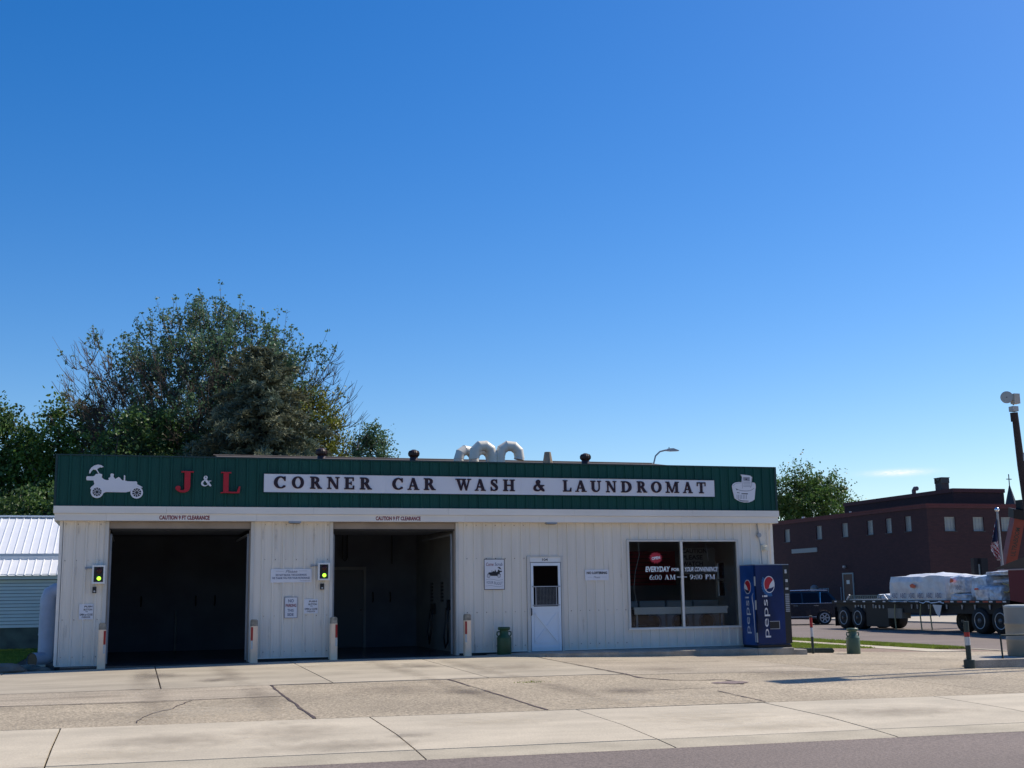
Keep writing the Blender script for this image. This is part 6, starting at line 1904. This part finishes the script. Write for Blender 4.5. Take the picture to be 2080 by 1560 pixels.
# ------------------------------------------------------------------ flatbed truck with its load
def wheel(parent, x, y, z, R, wdt, rim, out, deep=False):
    o = MB().lathe([(R * .62, 0), (R * .95, 0), (R, wdt * .15), (R, wdt * .85), (R * .95, wdt), (R * .62, wdt)], 28, (x, y, z), 'x').build('wheel', M_RUBBER, parent)
    s = out
    xf = x if s < 0 else x + wdt
    pr = [(R * .63, 0), (R * .62, s * .012), (R * .57, s * .012), (R * .53, -s * .09), (R * .47, -s * .12)]
    MB().lathe(pr, 28, (xf, y, z), 'x', caps=(False, False)).build('rim', rim, o)
    MB().lathe([(R * .50, -s * .13), (R * .46, -s * .13), (R * .30, -s * (.04 if deep else .17)), (R * .2, -s * .02), (R * .18, s * .03), (R * .05, s * .04)], 20, (xf, y, z), 'x').build('hub', M_RIMD if deep else M_HUB, o)
    return o


TX0, TX1, TG = 32.0, 34.45, -.50
TZ = lambda z: 1.294 + 1.0884 * (z - 1.294)
TY = lambda y: -27.44 + 1.0884 * (y + 27.44)
tr_ = thing('flatbed_truck', 'long black flatbed truck parked along the side street carrying wrapped bundles', 'truck', (33.2, 16, TG))
DK = .80
B('deck', M_TRUCK, TX0 + .02, TX1, 12.4, TY(20.77), DK - .10, DK, tr_)
B('side_rail', M_TRUCK, TX0 - .01, TX0 + .019, 12.4, TY(20.77), DK - .12, DK + .02, tr_)
B('chassis', M_TRUCK, TX0 + .55, TX1 - .55, 4.6, TY(20.7), DK - .42, DK - .101, tr_)
B('side_skirt', M_TRUCK, TX0 + .12, TX0 + .16, 11.2, TY(20.6), DK - .52, DK - .12, tr_)
k = 0
y = 12.6
while y < TY(20.7):
    B('white_marker', M_VWHITE, TX0 - .014, TX0 - .0105, y, y + .20, DK - .065, DK - .01, tr_)
    if y < 16.5: B('red_marker', M_REFLR, TX0 - .014, TX0 - .0105, y + .26, y + .58, DK - .07, DK - .005, tr_)
    y += .80
for y in (12.9, 13.7, 14.6, 15.4, 16.4, 17.6, 18.4, 18.8, 21.7):
    MB().tube([(TX0 + .10, y, DK - .16), (TX0 + .09, y, DK - .34)], [.05, .03], 8).build('ratchet_hook', M_GALV, tr_)
for k, y in enumerate((20.9, 21.2, 21.5, 22.4, 22.65, 22.9, 23.15)):
    MB().box(TX0 + .10, TX0 + .118, y, y + .10, DK - .34, DK - .20).build('rail_digit', M_GALV, tr_)
R_ = .52
for y in (TY(19.98), TY(18.88)):
    wheel(tr_, TX0 + .05, y, TG + R_, R_, .5, M_RIM, -1, True); wheel(tr_, TX1 - .55, y, TG + R_, R_, .5, M_RIM, 1, True)
for y in (TY(10.93), TY(9.80)):
    wheel(tr_, TX0 + .05, y, TG + R_, R_, .5, M_RIM, -1); wheel(tr_, TX1 - .55, y, TG + R_, R_, .5, M_RIM, 1)
wheel(tr_, TX0 + .75, TY(12.75), TG + .46, .46, .35, M_RIMD, -1)
wheel(tr_, TX0 + .05, 5.6, TG + R_, R_, .35, M_RIM, -1); wheel(tr_, TX1 - .4, 5.6, TG + R_, R_, .35, M_RIM, 1)
B('mud_flap', M_TRUCK, TX0 + .05, TX0 + .65, TY(20.65), TY(20.67), TG + .12, DK - .3, tr_)
B('wheel_skirt', M_TRUCK, TX0 + .10, TX0 + .14, TY(16.7), TY(18.3), TG + .15, DK - .35, tr_)
B('tool_box', mat('dull_grey_box', (0.17, 0.16, 0.14), .6), TX0 + .05, TX0 + .5, TY(15.7), TY(16.65), TZ(.14), TZ(.53), tr_)
for y, z1 in ((TY(16.05), -.45), (TY(14.35), -.44), (TY(13.7), -.40)):
    MB().tube([(TX0 + .0, y, DK - .15), (TX0 - .02, y + .05, DK - .6), (TX0 - .05, y - .05, z1)], .028, 6).build('hanging_strap', M_STRAP, tr_)
MB().prism([(16.55, .62), (17.15, .64), (16.95, .28), (16.75, .14)], lambda u, v, d: (TX0 - .02 - d, u, v), 0, .03).build('torn_wrap', M_WRAP, tr_)
CT = TZ(1.935)
mb = MB().prism([(6.3, .10), (12.36, .81), (12.36, CT), (6.9, CT), (6.3, 1.45)][::-1], lambda u, v, d: (TX0 - .01 + d, u, v), .0, 2.42); mb.build('cab', M_REDBLD, tr_)
MB().prism([(7.0, 1.35), (8.3, 1.35), (8.3, CT - .12), (7.2, CT - .12)], lambda u, v, d: (TX0 - .01 - d, u, v), .002, .02).build('cab_window', M_CARGL, tr_)
mb = MB().prism([(13.25, CT + .03), (12.2, CT + .005), (7.2, CT + .005), (7.2, CT + .55), (9.0, CT + 1.0)][::-1], lambda u, v, d: (TX0 + .05 + d, u, v), .0, 2.3); mb.build('roof_fairing', M_BROWNROOF, tr_)
B('cab_trim', M_EAVE, TX0 - .04, TX0 - .012, 6.9, 12.9, CT - .05, CT + .003, tr_)
mb = MB().box(TX0 + .3, TX1 - .3, 4.4, 6.29, -.05, 1.2); mb.build('hood', M_REDBLD, tr_)
MB().tube([(TX0 + .2, 9.0, -.02), (TX0 + .2, 11.4, -.02)], .3, 16).build('fuel_tank', M_TRUCK, tr_)


def bundle(label, y0, y1, z0, z1, mt, x0=None, x1=None, crown=.05, seed=1, group='wrapped bundles on the flatbed', nm='wrapped_bundle'):
    rnd = random.Random(seed)
    x0 = TX0 + .10 if x0 is None else x0; x1 = TX1 - .2 if x1 is None else x1
    t = thing(nm, label, 'bundle', ((x0 + x1) / 2, (y0 + y1) / 2, z0), group)
    nx, ny, nz = 5, max(3, int((y1 - y0) / .35)), 4
    mb = MB()
    def P(i, j, k):
        u, v, w_ = i / nx, j / ny, k / nz
        rr = random.Random(i * 733 + j * 91 + k * 17 + seed * 1013)
        edge = (1 if 0 < i < nx else 0) + (1 if 0 < j < ny else 0) + (1 if 0 < k < nz else 0)
        jx, jy, jz = (rr.uniform(-.035, .035) for _ in range(3))
        inset = .03 * (1 if edge == 0 else 0)
        zz = z0 + (z1 - z0) * w_ + (crown * sin(pi * u) * sin(pi * v) + jz if k == nz else (jz * .5 if k else 0))
        ex = (1 if i == nx else -1 if i == 0 else 0); ey = (1 if j == ny else -1 if j == 0 else 0)
        px, py = x0 + (x1 - x0) * u + jx * (w_ > 0), y0 + (y1 - y0) * v + jy * (w_ > 0)
        if k == nz and (ex or ey): px -= ex * .04; py -= ey * .04; zz -= .03
        if ex and ey: px -= ex * .05; py -= ey * .05
        return (px, py, zz)
    def face(fn, na, nb):
        vs = [fn(a, b) for b in range(nb + 1) for a in range(na + 1)]
        mb.add(vs, [(b * (na + 1) + a, b * (na + 1) + a + 1, (b + 1) * (na + 1) + a + 1, (b + 1) * (na + 1) + a) for b in range(nb) for a in range(na)], 0, False)
    face(lambda a, b: P(a, b, nz), nx, ny); face(lambda a, b: P(0, a, b), ny, nz); face(lambda a, b: P(nx, a, b), ny, nz)
    face(lambda a, b: P(a, 0, b), nx, nz); face(lambda a, b: P(a, ny, b), nx, nz)
    mb.build('wrap', mt, t)
    return t


Z = DK + .005
t = bundle('largest white wrapped bundle with a row of printed letters along its bottom', TY(12.86), TY(16.55), Z, TZ(1.80), M_WRAP, crown=.14, seed=3)
fb2 = lambda u, v, d: (TX0 + .04 - d, -u, v)
for k in range(6):
    y = TY(16.3) - k * .62
    text('ABC', M_GREYTXT, t, fb2, -y, -y + .42, Z + .10, Z + .32, .01, .03)
mb = MB(); mb.prism([(-18.75, 1.47), (-18.55, 1.52), (-18.30, 1.42), (-18.45, 1.33), (-18.7, 1.36)], fb2, .02, .032); mb.build('logo', M_ORTXT, t)
mb = MB()
for k in range(14):
    y = 20.35 - k * .28; mb.add([(TX0 + .03, y, Z + .02), (TX0 + .03, y - .28, Z + .02), (TX0 - .03, y - .28, Z - .02 - .11 * abs(sin((k + 1) * 1.9)) * (.4 + .6 * (k > 7))), (TX0 - .03, y, Z - .02 - .11 * abs(sin(k * 1.9)) * (.4 + .6 * (k > 7)))], [(0, 1, 2, 3)])
mb.build('wrap_hem', M_WRAP, t)
t = bundle('pale pink printed bundle stacked next to the largest white one', TY(11.68), TY(12.70), TZ(1.14), TZ(1.75), M_CLEAR, seed=5, x1=TX0 + 1.2)
text('ABC', M_GREYTXT, t, fb2, -TY(12.15), -TY(11.85), TZ(1.24), TZ(1.40), .03, .03)
mb = MB(); yy = TY(12.35); mb.prism([(-yy - .12, TZ(1.50)), (-yy + .1, TZ(1.53)), (-yy + .16, TZ(1.62)), (-yy - .05, TZ(1.68))], fb2, .03, .032); mb.build('logo', M_ORTXT, t)
bundle('low stack of blue striped bundles under the printed one', TY(11.66), TY(12.72), Z, TZ(1.13), M_WRAPB, seed=6, x1=TX0 + 1.2)
bundle('crumpled blue and white wrapped bundle behind, with sunlit folds on top', TY(10.72), TY(11.66), Z + .15, TZ(1.72), M_WRAPB, seed=7, x0=TX0 + .3, crown=.12)
t = bundle('small pale wrapped bundle in front at the deck edge', TY(10.45), TY(11.2), Z, TZ(1.35), M_CLEAR, seed=8, x1=TX0 + 1.0)
mb = MB(); yy = TY(10.95); mb.prism([(-yy - .12, TZ(1.22)), (-yy + .14, TZ(1.24)), (-yy + .14, TZ(1.30)), (-yy - .1, TZ(1.29))], fb2, .03, .032); mb.build('logo', M_ORTXT, t)
bundle('pale blue bundle at the front end of the load', TY(9.75), TY(10.43), Z, TZ(1.36), M_WRAPB, seed=9, x1=TX0 + 1.1)
bundle('flat long bundle lying across the top of the load', TY(9.4), TY(11.0), TZ(1.74), TZ(1.90), M_CLEAR, seed=10, x0=TX0 + .5)
bundle('flat pale blue bundle projecting at the front end over the dark gap', TY(9.35), TY(10.4), TZ(1.48), TZ(1.60), M_WRAPB, seed=12, x0=TX0 + .3)
t = thing('strap_loop', 'yellow strap looped out at the front end of the load', 'strap', (TX0 + .2, TY(9.5), 1.2))
MB().tube([(TX0 + .3, TY(9.8), TZ(1.45)), (TX0 + .2, TY(9.4), TZ(1.38)), (TX0 + .2, TY(9.3), TZ(1.22)), (TX0 + .25, TY(9.5), TZ(1.14)), (TX0 + .3, TY(9.9), TZ(1.14))], .04, 7).build('loop', M_STRAP, t)
t = thing('steel_frame', 'folded grey steel ramp frame lying on the rear of the deck', 'frame', (TX0 + 1, TY(18.3), DK))
mb = MB().box(TX0 + .1, TX1 - .2, TY(17.2), TY(19.5), DK + .005, DK + .06); mb.build('ramp', M_GALV, t)
mb = MB()
for k in range(18):
    y = TY(17.2) + k * (TY(19.5) - TY(17.2)) / 17; mb.box(TX0 + .12, TX0 + .16, y, y + .03, DK + .065, DK + .21)
mb.box(TX0 + .115, TX0 + .165, TY(17.1), TY(19.6), DK + .21, DK + .25); mb.build('grating', mat('green_grey_steel', (0.10, 0.14, 0.14), .5), t)
for y, s in ((TY(17.0), -.25), (TY(19.55), .25)):
    MB().tube([(TX0 + .15, y, DK + .25), (TX0 + .15, y + s, DK + .03)], .04, 6).build('brace', M_VWHITE, t)
bundle('long low white sheet bundle rising to the largest bundle', TY(16.6), TY(18.6), Z + .08, TZ(1.10), M_WRAP, seed=14, x0=TX0 + .9, crown=.05)
t = thing('forklift_mast', 'black twin upright mast standing behind the wrapped load', 'forklift', (36.6, 14.6, -.5))
DM = 53.0
pm0, pm1 = dpx(1979, 1134, DM), dpx(1996, 1134, DM)
for q, wq in ((pm0, .12), (pm1, .17)):
    B('upright', M_TRUCK, q.x - wq, q.x + wq, q.y - .1, q.y + .1, -.5, q.z, t)
qm = (pm0 + pm1) / 2
B('chain', M_BAND, qm.x - .07, qm.x + .03, qm.y - .05, qm.y + .05, .2, qm.z - .25, t)
B('carriage', M_TRUCK, qm.x - .4, qm.x + .4, qm.y + .1, qm.y + .8, -.4, .8, t)

# ------------------------------------------------------------------ SUV crossing behind the truck
SD = 65.5
sp = dpx(1667, 1262, SD)
lat_ = Vector((right.x, right.y, 0)).normalized()
hdg = -lat_
rzv = atan2(hdg.y, hdg.x)
org = Vector((sp.x, sp.y, -.5)) + hdg * 1.42
suv = thing('suv', 'dark navy SUV crossing the street behind the vending machine', 'car', org, None, rzv)


def L(mb, name, mt, parent):      # build in the car's own axes: x forward, y left (towards the camera), z up
    me = bpy.data.meshes.new(name); me.from_pydata(mb.v, [], mb.f)
    me.materials.append(mt); me.polygons.foreach_set('use_smooth', mb.sm); me.update()
    o = bpy.data.objects.new(name, me); COL.objects.link(o); o.parent = parent; WORG[o.name] = Vector((0, 0, 0))
    return o


sy = lambda u, v, d: (u, d, v)
arch = lambda cx_, n=9, r=.41: [(cx_ - r * cos(pi * k / n), .36 + r * sin(pi * k / n)) for k in range(n + 1)]
low = [(-2.36, .42), (-1.83, .36)] + arch(-1.42)[1:-1] + [(-1.01, .30), (1.0, .30)] + arch(1.42)[1:-1] + [(1.83, .36), (2.32, .40), (2.38, .70), (2.25, .98), (1.2, 1.08), (-2.28, 1.12), (-2.40, .75)]
mb = MB(); mb.prism(low, sy, -.90, .90); L(mb, 'body', M_CAR, suv)
bt_ = [(-2.27, .86, 1.115), (1.18, .86, 1.085), (1.18, -.86, 1.085), (-2.27, -.86, 1.115)]; tp = [(-1.72, .66, 1.74), (.30, .66, 1.74), (.30, -.66, 1.74), (-1.72, -.66, 1.74)]
mb = MB(); mb.add(bt_ + tp, [(0, 1, 5, 4), (1, 2, 6, 5), (2, 3, 7, 6), (3, 0, 4, 7), (4, 5, 6, 7)]); L(mb, 'cabin', M_CAR, suv)
def gl(a, b, s):      # point on the side glass plane: a along x, b 0..1 up, pushed out a little
    return (a, s * (.86 + (.66 - .86) * b + .006), 1.10 + .64 * b)
for s in (1, -1):
    for (u0, u1, u2, u3) in ((-2.02, -1.32, -1.27, -1.68), (-1.22, -.35, -.35, -1.17), (-.27, .85, .22, -.27)):
        mb = MB(); mb.add([gl(u0, .08, s), gl(u1, .08, s), gl(u2, .88, s), gl(u3, .88, s)], [(0, 1, 2, 3)]); L(mb, 'side_window', M_CARGL, suv)
    mb = MB(); mb.tube([(-2.05, s * .9, 1.13), (.9, s * .9, 1.11)], .012, 5); L(mb, 'belt_trim', M_CHROME, suv)
    mb = MB(); mb.tube([gl(-1.30, .95, s), gl(-1.24, .05, s)], .02, 5); L(mb, 'pillar_trim', M_CHROME, suv)
    for u in (-1.0, .1):
        mb = MB(); mb.box(u - .12, u + .12, s * .905 - .015, s * .905 + .015, .98, 1.02); L(mb, 'handle', M_CHROME, suv)
    mb = MB(); mb.tube([(-1.7, s * .60, 1.79), (-.7, s * .61, 1.81), (.25, s * .60, 1.79)], .025, 6); L(mb, 'roof_glint_rail', M_CHROME, suv)  # bright chrome line standing in for the sunlit edge of the roof
    mb = MB(); mb.box(-2.41, -2.16, s * .84 - .065, s * .84 + .065, .88, 1.07); L(mb, 'tail_light', M_LAMPR, suv)
    mb = MB(); mb.box(2.1, 2.36, s * .76 - .12, s * .76 + .12, .72, .88); L(mb, 'headlight', M_GALV, suv)
    mb = MB(); mb.box(-1.0, 1.0, s * .905 - .01, s * .905 + .01, .40, .44); L(mb, 'sill_trim', M_GALV, suv)
    mb = MB(); mb.box(.75, .95, s * .98 - .08, s * .98 + .08, 1.08, 1.22); L(mb, 'mirror', M_CAR, suv)
mb = MB(); mb.box(-2.45, -2.30, -.85, .85, .42, .66); L(mb, 'rear_bumper', M_GALV, suv)
mb = MB(); mb.box(2.28, 2.44, -.85, .85, .38, .62); L(mb, 'front_bumper', M_TRUCK, suv)
mb = MB(); mb.add([(-2.275, .75, 1.16), (-2.275, -.75, 1.16), (-1.765, -.6, 1.70), (-1.765, .6, 1.70)], [(0, 1, 2, 3)]); L(mb, 'rear_window', M_CARGL, suv)
mb = MB(); mb.add([(1.155, .76, 1.13), (1.155, -.76, 1.13), (.34, -.6, 1.70), (.34, .6, 1.70)], [(3, 2, 1, 0)]); L(mb, 'windscreen', M_CARGL, suv)
for u in (-1.42, 1.42):
    for s in (1, -1):
        y0 = .70 if s > 0 else -.93
        mb = MB().lathe([(.2, 0), (.355, 0), (.37, .03), (.37, .20), (.355, .23), (.25, .23), (.24, .16)] if s > 0 else [(.24, .07), (.25, 0), (.355, 0), (.37, .03), (.37, .20), (.355, .23), (.2, .23)], 26, (u, y0, .36), 'y'); wo_ = L(mb, 'wheel', M_RUBBER, suv)
        yf = y0 + .23 if s > 0 else y0
        mb = MB().lathe([(.262, s * .002), (.255, s * .014), (.225, s * .012), (.215, -s * .05)], 26, (u, yf, .36), 'y', caps=(False, False))
        for k in range(6):
            a = 2 * pi * k / 6; c_, s_ = cos(a), sin(a)
            mb.prism([(u + c_ * q - s_ * p, .36 + s_ * q + c_ * p) for q, p in ((.03, -.03), (.225, -.024), (.225, .024), (.03, .03))], lambda a_, b_, d: (a_, yf + s * d, b_), -.02, .006)
        L(mb, 'rim', M_RIM, wo_)
